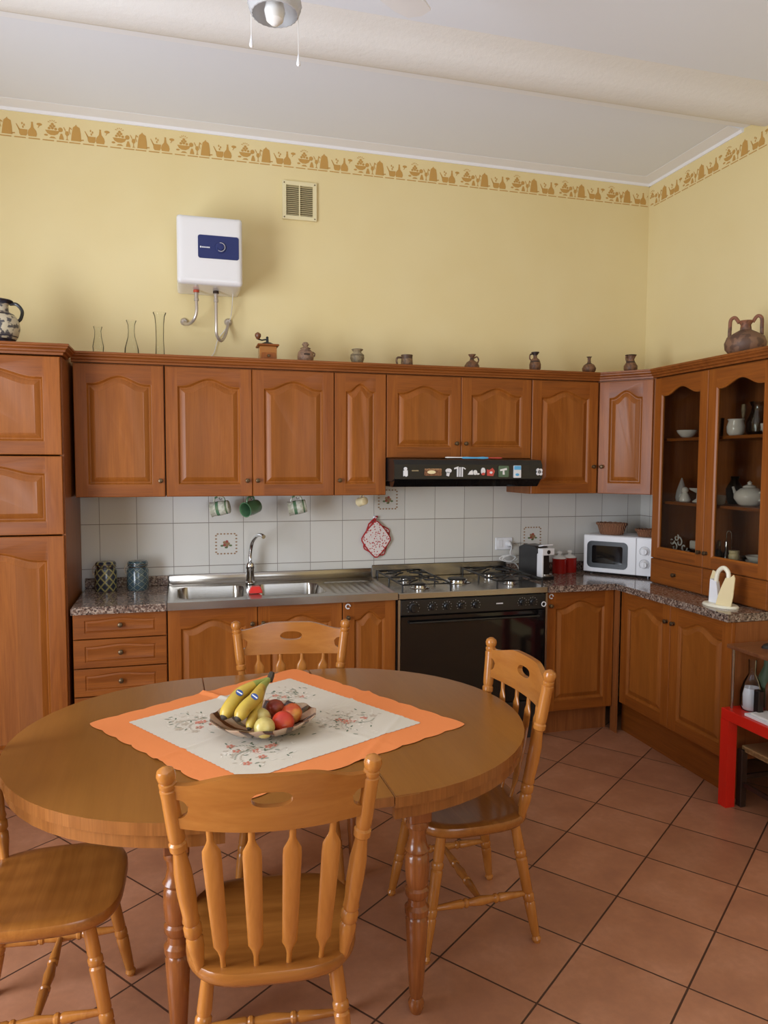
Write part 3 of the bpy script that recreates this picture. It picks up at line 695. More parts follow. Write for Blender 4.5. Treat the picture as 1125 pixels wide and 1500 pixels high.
magnet(2.385, HZ, [(0, rrect(-.022, .024, -.034, .036, .003)), (1, rrect(-.020, .022, .012, .034, .002)), (1, ell(0, -.016, .012, .008, 8))], 'tall white and blue magnet near the right of the hood', [M['white'], M['mag_blue']])
magnet(2.525, HZ, [(0, ell(-.008, .010, .010, .011, 8)), (0, ell(.010, .008, .010, .011, 8)), (0, ell(-.008, -.010, .010, .011, 8)), (0, ell(.010, -.010, .010, .011, 8)), (0, ell(0, 0, .010, .010, 8))], 'white flower magnet at the right end of the black hood', [M['white']])
def stick(x0, x1, y, z, rr, m, label):
    bm = new(); turned(bm, (x0, y, z), (x1, y, z), [(0, rr*.5), (.06, rr), (.55, rr*.8), (.8, rr*1.25), (1, rr*.7)], 8)
    return tag(obj('pen', bm, m, None), label, 'pen')
stick(1.965, 2.13, -.452, 1.6355, .004, M['cable'], 'thin pale pen lying on top of the hood')
stick(2.06, 2.22, -.468, 1.6335, .006, M['mag_blue'], 'blue and white pen lying on top of the hood')
stick(2.20, 2.31, -.458, 1.6338, .004, M['mag_red'], 'short red pen lying on top of the hood')

# ------------------------------------------------------------------ glazed dresser on the right worktop
def dresser():
    r = thing('glazed_dresser', 'wooden dresser with two glazed doors standing on the right worktop', 'dresser', (3.21, -0.608, 0.9005), -pi/2)
    W, D, Hh = 0.905, 0.335, 1.204
    bm = new(); th = .018; y0 = DT+.001
    box(bm, 0, th, y0, D, 0, Hh); box(bm, W-th, W, y0, D, 0, Hh); box(bm, th, W-th, y0, D, 0, th); box(bm, th, W-th, y0, D, Hh-th, Hh); box(bm, th, W-th, D-.01, D, th, Hh-th)
    box(bm, th, W-th, y0, D-.01, .14, .156)
    obj('body', bm, M['cab_s'], r, False)
    for z, nm in ((.470, 'shelf'), (.835, 'shelf')):
        bm = new(); box(bm, th, W-th, y0+.03, D-.011, z, z+.016); obj(nm, bm, M['cab_h'], r, False)
    for x in (0.0, .4525):
        g = add_door(r, x, .004, .452, .143, (x+.226, .075), s=.04, rt=.025, rb=.025, arch=.0, deep=.08, name='drawer'); g.data.materials[0] = M['cab_h']; g.data.materials[2] = M['cab_h']
        kx = x+.427 if x == 0 else x+.026
        d = add_door(r, x, .150, .452, 1.050, (kx, .150+.08), glassed=True, rb=.06)
        bm = new(); box(bm, x+.055, x+.397, .012, .015, .205, 1.135); obj('glass_pane', bm, M['pane'], d, False)
dresser()

# ------------------------------------------------------------------ generic pots
def pot(name, prof, mt, loc, label, cat, handles=(), group=None, seg=24, hm=None):
    r = thing(name, label, cat, loc, 0, group)
    bm = new(); lathe(bm, prof, seg); obj('body', bm, mt, r, angle=50)
    for pts, rr in handles:
        bm = new(); tube(bm, spline(pts, 5), rr, 8); obj('handle', bm, hm or mt, r)
    return r
TZ = 2.1462
def hol(outer, wall=.003):
    """open vessel: outer profile bottom to rim, then back down the inside"""
    inner = [(max(r-wall, .001), z) for r, z in reversed(outer[1:])]
    return [(.001, outer[0][1])] + outer + inner + [(.001, outer[0][1]+wall)]
pot('painted_vase', hol([(.045, 0), (.05, .008), (.078, .05), (.088, .09), (.084, .125), (.062, .155), (.040, .168), (.038, .20), (.056, .210), (.060, .218), (.056, .222)]), M['greek'], (-0.300, -0.44, 2.1504), 'cream Greek style vase painted with dark figures on the tall cupboard', 'vase',
    [([(.045, 0, .205), (.075, 0, .205), (.098, 0, .175), (.092, 0, .14), (.080, 0, .125)], .008)], hm=M['black'])
glassy = [([(.022, 0), (.024, .004), (.028, .05), (.018, .10), (.016, .13), (.022, .152)], .122, 'small faint glass carafe at the left end of the wall cabinets', -.27),
          ([(.036, 0), (.038, .01), (.034, .05), (.018, .11), (.016, .14), (.018, .17), (.026, .192)], .286, 'pinched clear glass carafe with flared rim, middle of three', -.27),
          ([(.022, 0), (.024, .004), (.020, .10), (.022, .18), (.026, .22), (.034, .240)], .428, 'tallest narrow glass vase below the water heater pipes', -.27)]
for p, x, lb, y in glassy:
    pot('glass_carafe', hol(p, .0015), M['glass'], (x, y, TZ), lb, 'carafe')
# white wrapper lying on the cabinet top
bm = new(); box(bm, 0, .10, 0, .05, 0, .012, .003); tag(obj('paper_slip', bm, M['cream_light'], None, loc=(.53, -.33, TZ)), 'small pale paper packet lying on the cabinet top under the heater', 'paper packet')
# coffee grinder
r = thing('coffee_grinder', 'old wooden hand coffee grinder with iron crank on the cabinet top', 'coffee grinder', (.99, -.28, TZ))
bm = new(); box(bm, -.046, .046, -.046, .046, 0, .085, .002); box(bm, -.05, .05, -.05, .05, 0, .012); obj('box', bm, M['chair_x'], r)
bm = new(); box(bm, -.058, .058, -.058, .058, .0852, .096, .003); obj('lid', bm, M['cab_h'], r)
bm = new(); box(bm, -.036, .036, -.050, -.0465, .014, .050); d = obj('drawer', bm, M['cab_v'], r)
bm = new(); turned(bm, (0, -.05, .032), (0, -.062, .032), [(0, .004), (.4, .004), (.6, .008), (1, .006)], 10); obj('knob', bm, M['knob'], d)
bm = new(); lathe(bm, [(.038, .0962), (.036, .102), (.02, .110), (.008, .112), (.006, .135), (.008, .137), (.004, .142)], 20); tube(bm, [(0, 0, .128), (-.03, -.01, .120), (-.052, -.015, .124)], .004, 8); c = obj('crank', bm, M['iron'], r)
bm = new(); lathe(bm, [(.005, .122), (.010, .127), (.017, .140), (.016, .152), (.006, .160)], 14, (-.052, -.015, 0)); obj('crank_knob', bm, M['shelf_wood'], c)
# small pots in their order from the left
pot('lidded_jar', [(.030, 0), (.042, .012), (.046, .04), (.042, .065), (.028, .080), (.024, .085), (.030, .088), (.014, .096), (.012, .100), (.020, .108), (.014, .120), (.002, .123)], M['pink_clay'], (1.2, -.28, TZ), 'small pinkish clay money jar with slot and knobbed lid', 'jar', [([(.038, 0, .07), (.052, 0, .06), (.048, 0, .045)], .004)])
bm = new(); box(bm, -.016, .016, -.052, -.040, .048, .054); s = obj('slot', bm, M['dark'], bpy.data.objects['lidded_jar'], False)
pot('clay_vase', hol([(.022, 0), (.026, .005), (.040, .045), (.038, .065), (.024, .078), (.022, .082), (.034, .094), (.032, .097)]), M['clay'], (1.495, -.28, TZ), 'small grey clay vase with flared rim', 'vase')
pot('stein_mug', hol([(.034, 0), (.036, .004), (.034, .03), (.032, .06), (.034, .075)]), M['brownmug'], (1.785, -.29, TZ+.0), 'brown glazed mug with handle turned left', 'mug', [([(-.032, 0, .060), (-.055, 0, .058), (-.062, 0, .038), (-.052, 0, .012), (-.034, 0, .014)], .006)])
pot('squat_jug', [(.036, 0), (.044, .014), (.044, .03), (.032, .05), (.014, .062), (.010, .078), (.022, .094), (.023, .097), (.004, .09)], M['terra'], (2.19, -.28, TZ), 'squat dark clay jug with wide mouth and handle on the right', 'jug', [([(.010, 0, .075), (.032, 0, .084), (.042, 0, .066), (.034, 0, .045)], .0045)])
pot('slender_jug', [(.020, 0), (.022, .006), (.034, .030), (.035, .055), (.026, .082), (.012, .094), (.011, .108), (.023, .123), (.024, .128), (.004, .12)], M['terra'], (2.60, -.28, TZ), 'slender brown jug with high handle on the left side', 'jug', [([(-.010, 0, .118), (-.032, 0, .112), (-.036, 0, .090), (-.026, 0, .078)], .0045)])
pot('round_flask', [(.018, 0), (.024, .004), (.040, .028), (.042, .042), (.032, .062), (.012, .074), (.009, .090), (.010, .106), (.017, .112), (.003, .108)], M['terra'], (2.955, -.30, TZ), 'round bellied brown flask with thin neck and no handle', 'flask')
pot('beaked_jug', [(.020, 0), (.026, .004), (.040, .028), (.040, .048), (.024, .074), (.020, .088), (.030, .108), (.034, .114), (.004, .104)], M['terra'], (3.16, -.43, TZ), 'dark brown jug with beaked rim on the corner cabinet', 'jug', [([(-.018, 0, .105), (-.028, 0, .112), (-.034, 0, .095), (-.026, 0, .07)], .0045)])
pot('two_handled_amphora', [(.05, 0), (.065, .006), (.096, .045), (.100, .075), (.088, .105), (.05, .128), (.028, .14), (.024, .165), (.036, .182), (.034, .186), (.004, .178)], M['amph'], (3.31, -1.20, TZ), 'large round amphora with two loop handles on the glazed dresser', 'amphora',
    [([(-.030*k*.8, .024*k*.8, .178), (-.036*k, .036*k, .206), (-.050*k, .050*k, .195), (-.052*k, .052*k, .15), (-.055*k, .050*k, .112)], .009) for k in (-1, 1)])

# ------------------------------------------------------------------ water heater, vent
def heater():
    r = thing('water_heater', 'small square white electric water heater on the yellow wall', 'water heater', (0.69, -0.003, 2.545))
    bm = new(); box(bm, -.17, .17, -.29, 0, 0, .355, .035, seg=4); obj('casing', bm, M['white_enamel'], r, angle=60)
    bm = new(); prism(bm, rrect(-.062, .150, .135, .255, .012), lambda u, v: (u, -.2885, v), lambda u, v: (u, -.2925, v)); p = obj('control_panel', bm, M['navy'], r, False)
    bm = new(); turned(bm, (.055, -.2925, .195), (.055, -.308, .195), [(0, .030), (.3, .028), (.4, .018), (1, .016)], 24); d = obj('dial', bm, M['navy'], p)
    bm = new(); tube(bm, [(.055+.022*cos(a), -.3035, .195+.022*sin(a)) for a in [(-2.2+4.0*k/14) for k in range(15)]], .0012, 5); obj('dial_mark', bm, M['cable'], d)
    bm = new(); prism(bm, ell(-.048, .192, .004, .005, 10), lambda u, v: (u, -.2925, v), lambda u, v: (u, -.2932, v))
    for k in range(7): box(bm, -.042+k*.006, -.0375+k*.006, -.2932, -.2925, .1885, .1945)
    obj('brand_mark', bm, M['paper'], p, False)
    for x, m_ in ((-.07, M['copper']), (.035, M['dark'])):
        bm = new(); lathe(bm, [(.016, -.002), (.016, -.016), (.011, -.018), (.011, -.045), (.013, -.047), (.013, -.06), (.008, -.062)], 14, (x, -.145, 0)); o = obj('fitting', bm, [M['hose'], m_], r)
        for f in o.data.polygons:
            if f.center.z > -.0165: f.material_index = 1
    bm = new(); tube(bm, spline([(-.07, -.145, -.06), (-.07, -.145, -.12), (-.085, -.13, -.16), (-.11, -.08, -.175), (-.13, -.03, -.165), (-.135, -.006, -.150)], 6), .009, 10); obj('hose', bm, M['hose'], r)
    bm = new(); tube(bm, spline([(.035, -.145, -.06), (.035, -.145, -.17), (.038, -.13, -.235), (.062, -.10, -.262), (.088, -.06, -.225), (.105, -.02, -.165), (.108, -.006, -.14)], 6), .009, 10); obj('hose', bm, M['hose'], r)
    for x, z in ((-.135, -.150), (.108, -.14)):
        bm = new(); turned(bm, (x, 0, z), (x, -.014, z), [(0, .022), (.5, .02), (1, .012)], 14); obj('wall_flange', bm, M['hose'], r)
    bm = new(); tube(bm, spline([(.13, -.10, 0), (.125, -.02, -.10), (.10, -.012, -.17), (.05, -.01, -.24), (.02, -.01, -.33), (-.06, -.006, -.395)], 6), .0022, 6); obj('cable', bm, M['cable'], r)
heater()
r = thing('wall_vent', 'cream louvred ventilation grille high on the yellow back wall', 'vent', (1.212, -0.001, 3.12))
bm = new(); 
for q in ((-.1, -.078, -.108, .108), (.078, .1, -.108, .108), (-.078, .078, -.108, -.086), (-.078, .078, .086, .108), (-.003, .003, -.086, .086)): box(bm, q[0], q[1], -.016, 0, q[2], q[3])
obj('frame', bm, M['cream_vent'], r, False)
bm = new(); box(bm, -.078, .078, -.003, -.001, -.086, .086); obj('backing', bm, M['slot'], r, False)
bm = new()
for k in range(15):
    z = -.078+k*.0112; prism(bm, [(-.014, z-.004), (-.013, z-.0045), (-.004, z+.002), (-.005, z+.0035)], lambda y, zz: (-.078, y, zz), lambda y, zz: (.078, y, zz))
obj('louvres', bm, M['cream_vent'], r, False)
bm = new()
for x in (-.089, .089):
    for z in (-.097, .097): turned(bm, (x, -.016, z), (x, -.0185, z), [(0, .004), (1, .003)], 8)
obj('screws', bm, M['knob'], r)

# ------------------------------------------------------------------ ceiling fan
r = thing('ceiling_fan', 'white ceiling fan with ribbed glass lamp shade and two pull chains', 'ceiling fan', (0.80, -2.18, 2.915))
bm = new(); lathe(bm, [(.065, .5445), (.065, .53), (.03, .48), (.014, .47), (.014, .41), (.06, .39), (.10, .36), (.10, .28), (.07, .25), (.035, .24), (.035, .10), (.05, .09), (.05, .075), (.01, .07)], 24); obj('motor_housing', bm, M['white'], r)
for k in range(3):
    a = k*2*pi/3 + .60; bm = new()
    pl = [(.09, -.02), (.18, -.03), (.24, -.06), (.62, -.066), (.675, -.05), (.69, 0), (.675, .05), (.62, .066), (.24, .06), (.18, .03), (.09, .02)]
    f = lambda u, v, d: (u*cos(a)-v*sin(a), u*sin(a)+v*cos(a), .268+d+v*.12)
    prism(bm, pl, lambda u, v: f(u, v, 0), lambda u, v: f(u, v, .008)); obj('blade', bm, M['white'], r, False)
bm = new(); seg = 48; rs = []
for rr, z in [(.028, .085), (.040, .07), (.068, .03), (.076, -.01), (.066, -.035), (.063, -.036), (.072, -.01), (.064, .03), (.036, .066)]:
    rs.append([bm.verts.new(((rr+(.0018 if k % 2 else 0))*cos(2*pi*k/seg), (rr+(.0018 if k % 2 else 0))*sin(2*pi*k/seg), z)) for k in range(seg)])
rings(bm, rs, 0, False, False); sh = obj('lamp_shade', bm, M['frost'], r)
bm = new(); lathe(bm, [(.012, .07), (.014, .03), (.024, .0), (.030, -.028), (.024, -.052), (.010, -.064), (.001, -.066)], 20); obj('bulb', bm, M['porcelain'], r)
for x, y, z1 in ((-.062, .045, -.112), (.078, .065, -.135)):
    bm = new(); tube(bm, [(x, y, .09), (x, y, z1+.035)], .0011, 5); tube(bm, [(x*.4, y*.4, .09), (x, y, .09)], .002, 5); p = obj('pull_chain', bm, M['cable'], r)
    bm = new(); lathe(bm, [(.001, .036), (.002, .032), (.006, .010), (.006, .004), (.003, 0)], 12, (x, y, z1)); obj('pull_knob', bm, M['white'], p)

# ------------------------------------------------------------------ things on the worktops
def swing_jar(loc, mt, label):
    r = thing('storage_jar', label, 'jar', loc, 0, 'patterned jars on the left worktop')
    bm = new(); lathe(bm, [(.001, 0), (.056, 0), (.058, .006), (.058, .105), (.052, .118), (.048, .124), (.048, .130)], 30); obj('body', bm, mt, r)
    bm = new(); lathe(bm, [(.050, .1305), (.054, .134), (.054, .150), (.048, .158), (.02, .162), (.001, .162)], 30); l = obj('lid', bm, mt, r)
    bm = new()
    for z in (.128, .142): tube(bm, [(.0545*cos(2*pi*k/24), .0545*sin(2*pi*k/24), z) for k in range(24)], .002, 5, closed=True)
    tube(bm, spline([(-.055, -.01, .142), (-.068, -.01, .12), (-.062, -.01, .085), (-.0595, -.01, .10)], 4), .002, 5); obj('wire_clasp', bm, M['steel'], l)
swing_jar((.121, -.115, .9005), M['jar_olive'], 'olive and navy lattice patterned swing-top jar beside the tall cupboard')
swing_jar((.288, -.125, .9005), M['jar_blue'], 'blue green patterned swing-top jar, the one nearer the sink')
# hanging mugs under the wall cabinets
def hang_mug(x, y, rz, mt, label, small=False):
    k = .62 if small else 1.0
    r = thing('hanging_mug', label, 'mug', (x, y, 1.4195), rz, None if small else 'mugs hanging under the wall cabinet')
    bm = new(); tube(bm, spline([(0, 0, 0), (0, 0, -.008), (.008*k, 0, -.016), (.0, 0, -.024), (-.008*k, 0, -.018)], 4), .0018, 6); obj('cup_hook', bm, M['knob'], r)
    # the mug lies on its side, mouth tipped slightly down
    bm = new(); lathe(bm, hol([(.032*k, 0), (.037*k, .004*k), (.041*k, .05*k), (.039*k, .095*k), (.043*k, .104*k)], .004*k), 24); a = obj('cup', bm, mt, r, angle=50)
    bm = new(); tube(bm, spline([(-.036*k, 0, .082*k), (-.060*k, 0, .072*k), (-.064*k, 0, .045*k), (-.056*k, 0, .025*k), (-.034*k, 0, .020*k)], 5), .005*k, 8); b = obj('handle', bm, mt, r)
    for o in (a, b): o.rotation_euler = (0, pi/2+.18, 0); o.location = (-.05*k, 0, -.062*k)
hang_mug(.735, -.20, pi-.25, M['greymug'], 'white and green mug hanging on its side, mouth turned left')
hang_mug(.905, -.20, pi+.75, M['green'], 'dark green mug hanging with its open mouth towards the room')
hang_mug(1.165, -.20, pi-.15, M['greymug'], 'pale green banded mug hanging above the faucet, rightmost of the mugs')
hang_mug(1.555, -.16, pi/2+.3, M['cream_plastic'], 'tiny yellow cup hanging above the red pot holder', True)
# pot holder
m = M['cloth_red'] = mat('printed_cotton', (0.75, 0.66, 0.62), 0.85)
vv = nd(m, 'ShaderNodeTexVoronoi'); vv.inputs['Scale'].default_value = 85; lk(m, mapped(m, (1, 1, 1)), vv.inputs['Vector'])
lk(m, ramp(m, vv.outputs['Distance'], [(0.28, (0.45, 0.04, 0.04)), (0.42, (0.75, 0.66, 0.62))]), bsdf(m).inputs['Base Color'])
M['cotton_red'] = mat('red_cotton_trim', (0.42, 0.02, 0.02), 0.85)
def holder(dx, dy, rot, label, behind):
    r = thing('pot_holder', label, 'pot holder', (1.675+dx, -.012-dy, 1.135), 0, 'pot holders on the tile wall')
    c = [(.115*cos(a+rot), .115*sin(a+rot)) for a in (pi/2, pi, -pi/2, 0)]
    pl = []
    for i in range(4):
        a, b = c[i], c[(i+1) % 4]
        for t in (0.06, .25, .5, .75, .94):
            bow = 1+.10*sin(pi*t); pl.append(((a[0]*(1-t)+b[0]*t)*bow, (a[1]*(1-t)+b[1]*t)*bow))
    bm = new(); prism(bm, [(u*.8, v*1.0) for u, v in pl], lambda u, v: (u, 0, v), lambda u, v: (u, -.008, v)); obj('pad', bm, M['cloth_red'], r)
    bm = new(); tube(bm, [(u*.8, -.004, v) for u, v in pl], .0055, 6, closed=True)
    tube(bm, spline([(pl[0][0]*.8, -.004, pl[0][1]), (.002, -.006, .135), (-.004, -.006, .138), (pl[0][0]*.8-.006, -.004, pl[0][1]-.002)], 4), .003, 6)
    obj('binding', bm, M['cotton_red'], r)
holder(.006, .0005, .50, 'red edged printed pot holder half hidden behind another', True)
holder(0, .013, 0, 'front pot holder with red edge and small print hanging as a diamond', False)
bm = new(); turned(bm, (1.672, -.008, 1.268), (1.672, -.034, 1.268), [(0, .012), (.3, .010), (.5, .004), (1, .004)], 10); tag(obj('wall_hook', bm, M['white'], None), 'small white hook on the tiles carrying the pot holders', 'hook')
# socket with plug and coiled lead
r = thing('wall_socket', 'white wall socket on the tiles behind the coffee machine', 'socket', (2.535, -.0085, 1.085))
bm = new(); box(bm, -.06, .06, -.010, 0, -.04, .04, .004); obj('plate', bm, M['white'], r)
bm = new(); box(bm, -.045, -.012, -.014, -.0105, -.022, .022, .002); obj('switch', bm, M['white'], r)
r = thing('power_plug', 'white plug with coiled lead in the wall socket', 'plug', (2.565, -.019, 1.085))
bm = new(); turned(bm, (0, 0, 0), (0, -.038, -.004), [(0, .020), (.4, .019), (.8, .012), (1, .007)], 14); obj('plug', bm, M['white'], r)
bm = new(); pts = [(0, -.038, -.004), (.0, -.05, -.02), (-.01, -.05, -.06)]
for k in range(26):
    a = k*2*pi/9; pts.append((-.02+.055*cos(a)*(1-.008*k)+.012*sin(k), -.045-.001*k, -.088+.020*sin(a)))
pts += [(.03, -.06, -.13), (.055, -.06, -.175)]
tube(bm, spline(pts, 3), .0034, 6); obj('lead', bm, M['cable'], r)
# coffee machine
r = thing('coffee_machine', 'black and white capsule coffee machine right of the hob', 'coffee machine', (2.632, -.30, .9005), .22)
bm = new(); prism(bm, [(-.10, 0), (.13, 0), (.13, .185), (.08, .205), (-.03, .20), (-.05, .175), (-.052, .03), (-.10, .022)], lambda y, z: (-.046, y, z), lambda y, z: (.046, y, z)); bmesh.ops.bevel(bm, geom=list(bm.edges), offset=.003, segments=1, affect='EDGES'); obj('body', bm, M['black'], r)
bm = new(); box(bm, -.047, .047, -.098, -.052, .150, .192, .008, seg=3); box(bm, -.049, -.036, -.098, -.048, .02, .16, .003); obj('front_head', bm, M['white'], r)
bm = new(); turned(bm, (0, -.0985, .170), (0, -.101, .170), [(0, .013), (1, .012)], 18); obj('badge', bm, M['black'], r)
bm = new(); tube(bm, [(-.035, -.05, .204), (-.036, -.09, .212), (.036, -.09, .212), (.035, -.05, .204)], .004, 8); obj('lever', bm, M['white'], r)
bm = new(); box(bm, -.040, .040, .062+.072, .20, .0, .198, .006); obj('water_tank', bm, M['glass'], r)
bm = new(); lathe(bm, [(.001, 0), (.034, 0), (.036, .01), (.036, .014), (.001, .014)], 20, (.0, -.078, .0225)); obj('drip_tray', bm, M['steel'], r)
# red canisters
for x, y, s, lb in ((2.865, -.145, 1.0, 'dark red enamel canister nearest the coffee machine'), (2.955, -.115, 1.0, 'dark red enamel canister next to the microwave')):
    r = thing('red_canister', lb, 'canister', (x, y, .9005), 0, 'red canisters on the worktop')
    bm = new(); lathe(bm, [(.001, 0), (.044, 0), (.045, .004), (.045, .085), (.047, .09), (.044, .094), (.001, .094)], 24); obj('body', bm, M['red_enamel'], r)
    bm = new(); lathe(bm, [(.040, .0945), (.038, .104), (.020, .112), (.010, .116), (.012, .122), (.018, .130), (.014, .141), (.002, .145)], 20); obj('lid', bm, M['porcelain'], r)
# microwave set across the corner
ma = -math.atan2(.35, .238)+.08
r = thing('microwave_oven', 'white microwave oven set diagonally in the worktop corner', 'microwave', (3.018, -.175, .9005), ma)
W = .44; Hm = .25
bm = new(); box(bm, 0, W, .012, .275, .012, Hm, .006, seg=2); obj('casing', bm, M['white'], r)
for x in (.04, W-.04):
    for y in (.05, .24):
        bm = new(); lathe(bm, [(.012, 0), (.012, .012)], 10, (x, y, 0)); obj('foot', bm, M['black'], r)
bm = new(); box(bm, .002, .335, 0, .0115, .014, Hm-.002, .004); d = obj('door', bm, M['white'], r)
bm = new(); prism(bm, rrect(.026, .285, .042, .212, .030), lambda u, v: (u, -.0005, v), lambda u, v: (u, -.003, v)); obj('window_frame', bm, M['black'], d, False)
bm = new(); prism(bm, rrect(.058, .253, .072, .185, .012), lambda u, v: (u, -.0032, v), lambda u, v: (u, -.0038, v)); obj('window_pane', bm, M['black_glass'], d, False)
bm = new(); box(bm, .337, W-.002, 0, .0115, .014, Hm-.002, .003); p = obj('control_panel', bm, M['white'], r)
for z in (.165, .085):
    bm = new(); turned(bm, (.388, -.0005, z), (.388, -.018, z), [(0, .026), (.3, .024), (.4, .02), (1, .018)], 20); box(bm, .385, .391, -.022, -.016, z-.017, z+.017); obj('dial', bm, M['white'], p)
    bm = new(); tube(bm, [(.388+.031*cos(a), -.001, z+.031*sin(a)) for a in [(-.8+4.7*k/16) for k in range(17)]], .0008, 4); obj('dial_scale', bm, M['black_matt'], p)
# wicker baskets on the microwave
m = M['wicker'] = mat('wicker', (0.25, 0.09, 0.04), 0.55)
wv = nd(m, 'ShaderNodeTexWave'); wv.inputs['Scale'].default_value = 38; wv.inputs['Distortion'].default_value = 3; lk(m, mapped(m, (1, 1, 1)), wv.inputs['Vector'])
lk(m, ramp(m, wv.outputs['Fac'], [(0.2, (0.09, 0.025, 0.012)), (0.6, (0.30, 0.10, 0.045)), (0.9, (0.46, 0.24, 0.12))]), bsdf(m).inputs['Base Color']); bump(m, wv.outputs['Fac'], 0.8, .004)
def basket(loc, rx, ry, h, label, rz):
    r = thing('wicker_basket', label, 'basket', loc, rz)
    bm = new(); lathe(bm, hol([(.72, 0), (.78, .06), (1.0, 1.0)], .06), 32); 
    for v_ in bm.verts: v_.co.x *= rx; v_.co.y *= ry; v_.co.z *= h
    obj('bowl', bm, M['wicker'], r)
    bm = new()
    for ph in (0, pi):
        tube(bm, [(rx*1.0*cos(a), ry*1.0*sin(a), h+.004*sin(9*a+ph)) for a in [2*pi*k/72 for k in range(72)]], .005, 6, closed=True)
    obj('rim', bm, M['wicker'], r)
basket((3.19, -.225, 1.1512), .096, .070, .068, 'oval brown wicker basket on the left half of the microwave', ma)
basket((3.325, -.41, 1.1512), .072, .062, .040, 'low wicker tray basket on the microwave beside the dresser', ma)
# napkin holder
r = thing('napkin_holder', 'cream and yellow plastic napkin holder with arched handle on the right worktop', 'napkin holder', (3.10, -1.335, .9005), -1.35)
bm = new(); lathe(bm, [(.001, 0), (1, 0), (1.0, .006), (.93, .012), (.001, .012)], 32)
for v_ in bm.verts: v_.co.x *= .095; v_.co.y *= .06
obj('base', bm, M['cream_light'], r)
for s, yy in ((1, -.030), (-1, .030)):
    bm = new()
    pl = [(-.004, .012), (.080, .012), (.085, .06), (.085, .15), (.076, .166), (.058, .150), (.034, .146), (.020, .11), (.004, .06)] if s == 1 else [(-.075, .012), (.02, .012), (-.02, .06), (-.04, .12), (-.05, .165), (-.065, .17), (-.08, .13), (-.085, .06)]
    prism(bm, pl, lambda u, v, yy=yy: (u, yy+(v*.12 if yy < 0 else -v*.05)-.002, v), lambda u, v, yy=yy: (u, yy+(v*.12 if yy < 0 else -v*.05)+.003, v)); obj('side_flap', bm, M['cream_plastic'], r)
bm = new(); tube(bm, spline([(-.035, .0, .012), (-.03, 0, .10), (-.02, 0, .165), (.01, 0, .192), (.036, 0, .175), (.042, 0, .14)], 6), .011, 10); obj('handle', bm, M['cream_light'], r)
bm = new(); prism(bm, [(-.06, .013), (.0, .013), (-.02, .12), (-.055, .13)], lambda u, v: (u, -.012, v), lambda u, v: (u, .012, v)); tag(obj('paper_napkins', bm, M['paper'], None, False), 'stack of white paper napkins held in the cream holder', 'napkins')
nb = bpy.data.objects['paper_napkins']; nb.location = (3.10, -1.335, .9005); nb.rotation_euler = (0, 0, -1.35)

# ------------------------------------------------------------------ crockery in the dresser
S1, S2, S3 = .9005+.157, .9005+.4865, .9005+.8515
def crock(name, prof, mt, y, z, label, cat, x=3.37, handles=(), seg=20, rz=0.0, hm=None):
    r = pot(name, prof, mt, (x, y, z+.0005), label, cat, handles, 'crockery behind the dresser glass', seg, hm); r.rotation_euler[2] = rz; return r
cup = hol([(.022, 0), (.030, .01), (.040, .035), (.043, .055)], .003)
bowlp = hol([(.022, 0), (.035, .01), (.052, .030), (.058, .045)], .003)
hy = -pi/2
crock('small_bowl', bowlp, M['porcelain'], -.735, S3, 'small white bowl on the top shelf behind the left glass door', 'bowl', 3.34)
crock('small_figurine', [(.010, 0), (.012, .01), (.006, .03), (.010, .05), (.004, .075)], M['clay'], -.82, S3, 'small grey ornament on the top shelf behind the door frame', 'ornament')
crock('water_glass', hol([(.026, 0), (.028, .01), (.032, .10)], .002), M['glassware'], -.985, S3, 'clear tumbler left on the top shelf behind the right glass door', 'glass', 3.34)
crock('candle_stick', [(.026, 0), (.026, .006), (.008, .02), (.006, .06), (.012, .08), (.006, .10), (.012, .14), (.010, .17)], M['clay'], -1.08, S3, 'thin grey candlestick on the top dresser shelf', 'candlestick', 3.42)
crock('glass_pitcher', hol([(.045, 0), (.06, .02), (.062, .07), (.040, .12), (.036, .15), (.048, .175)], .003), M['glassware'], -1.19, S3, 'tall grey pitcher with curved handle on the top dresser shelf', 'pitcher', 3.42, [([(0, -.036, .165), (0, -.07, .175), (0, -.085, .13), (0, -.06, .07)], .007)], hm=M['clay'])
crock('white_creamer', hol([(.030, 0), (.042, .015), (.045, .045), (.036, .075), (.042, .085)], .003), M['porcelain'], -1.155, S3, 'white creamer in front of the pitcher on the top shelf', 'creamer', 3.31)
crock('white_cup', cup, M['porcelain'], -1.33, S3, 'white cup at the right end of the top dresser shelf', 'cup', 3.36)
crock('cone_ornament', [(.030, 0), (.034, .02), (.028, .06), (.012, .11), (.003, .135)], M['frost'], -.675, S2, 'pale pointed ornament on the middle shelf behind the left glass', 'ornament', 3.36)
crock('porcelain_figure', [(.030, 0), (.034, .01), (.026, .03), (.018, .045), (.014, .05), (.020, .062), (.018, .076), (.006, .084)], M['porcelain'], -.745, S2, 'small white porcelain figure seated on the middle dresser shelf', 'figurine', 3.33)
crock('footed_dish', [(.030, 0), (.030, .006), (.010, .02), (.008, .05), (.045, .07), (.050, .08), (.01, .078)], M['porcelain'], -.82, S2, 'white footed dish on the middle shelf near the door frame', 'dish', 3.36)
crock('small_cup', hol([(.022, 0), (.028, .01), (.032, .05)], .003), M['porcelain'], -1.055, S2, 'small white cup left of the teapot on the middle shelf', 'cup', 3.31)
r = crock('teapot', [(.04, 0), (.055, .01), (.075, .04), (.074, .065), (.045, .09), (.03, .095)], M['porcelain'], -1.20, S2, 'white porcelain teapot with lid on the middle dresser shelf', 'teapot', 3.37, [([(0, -.07, .07), (0, -.10, .08), (0, -.11, .05), (0, -.07, .03)], .006)])
bm = new(); lathe(bm, [(.034, .096), (.03, .104), (.01, .112), (.012, .122), (.002, .13)], 18); obj('lid', bm, M['porcelain'], r)
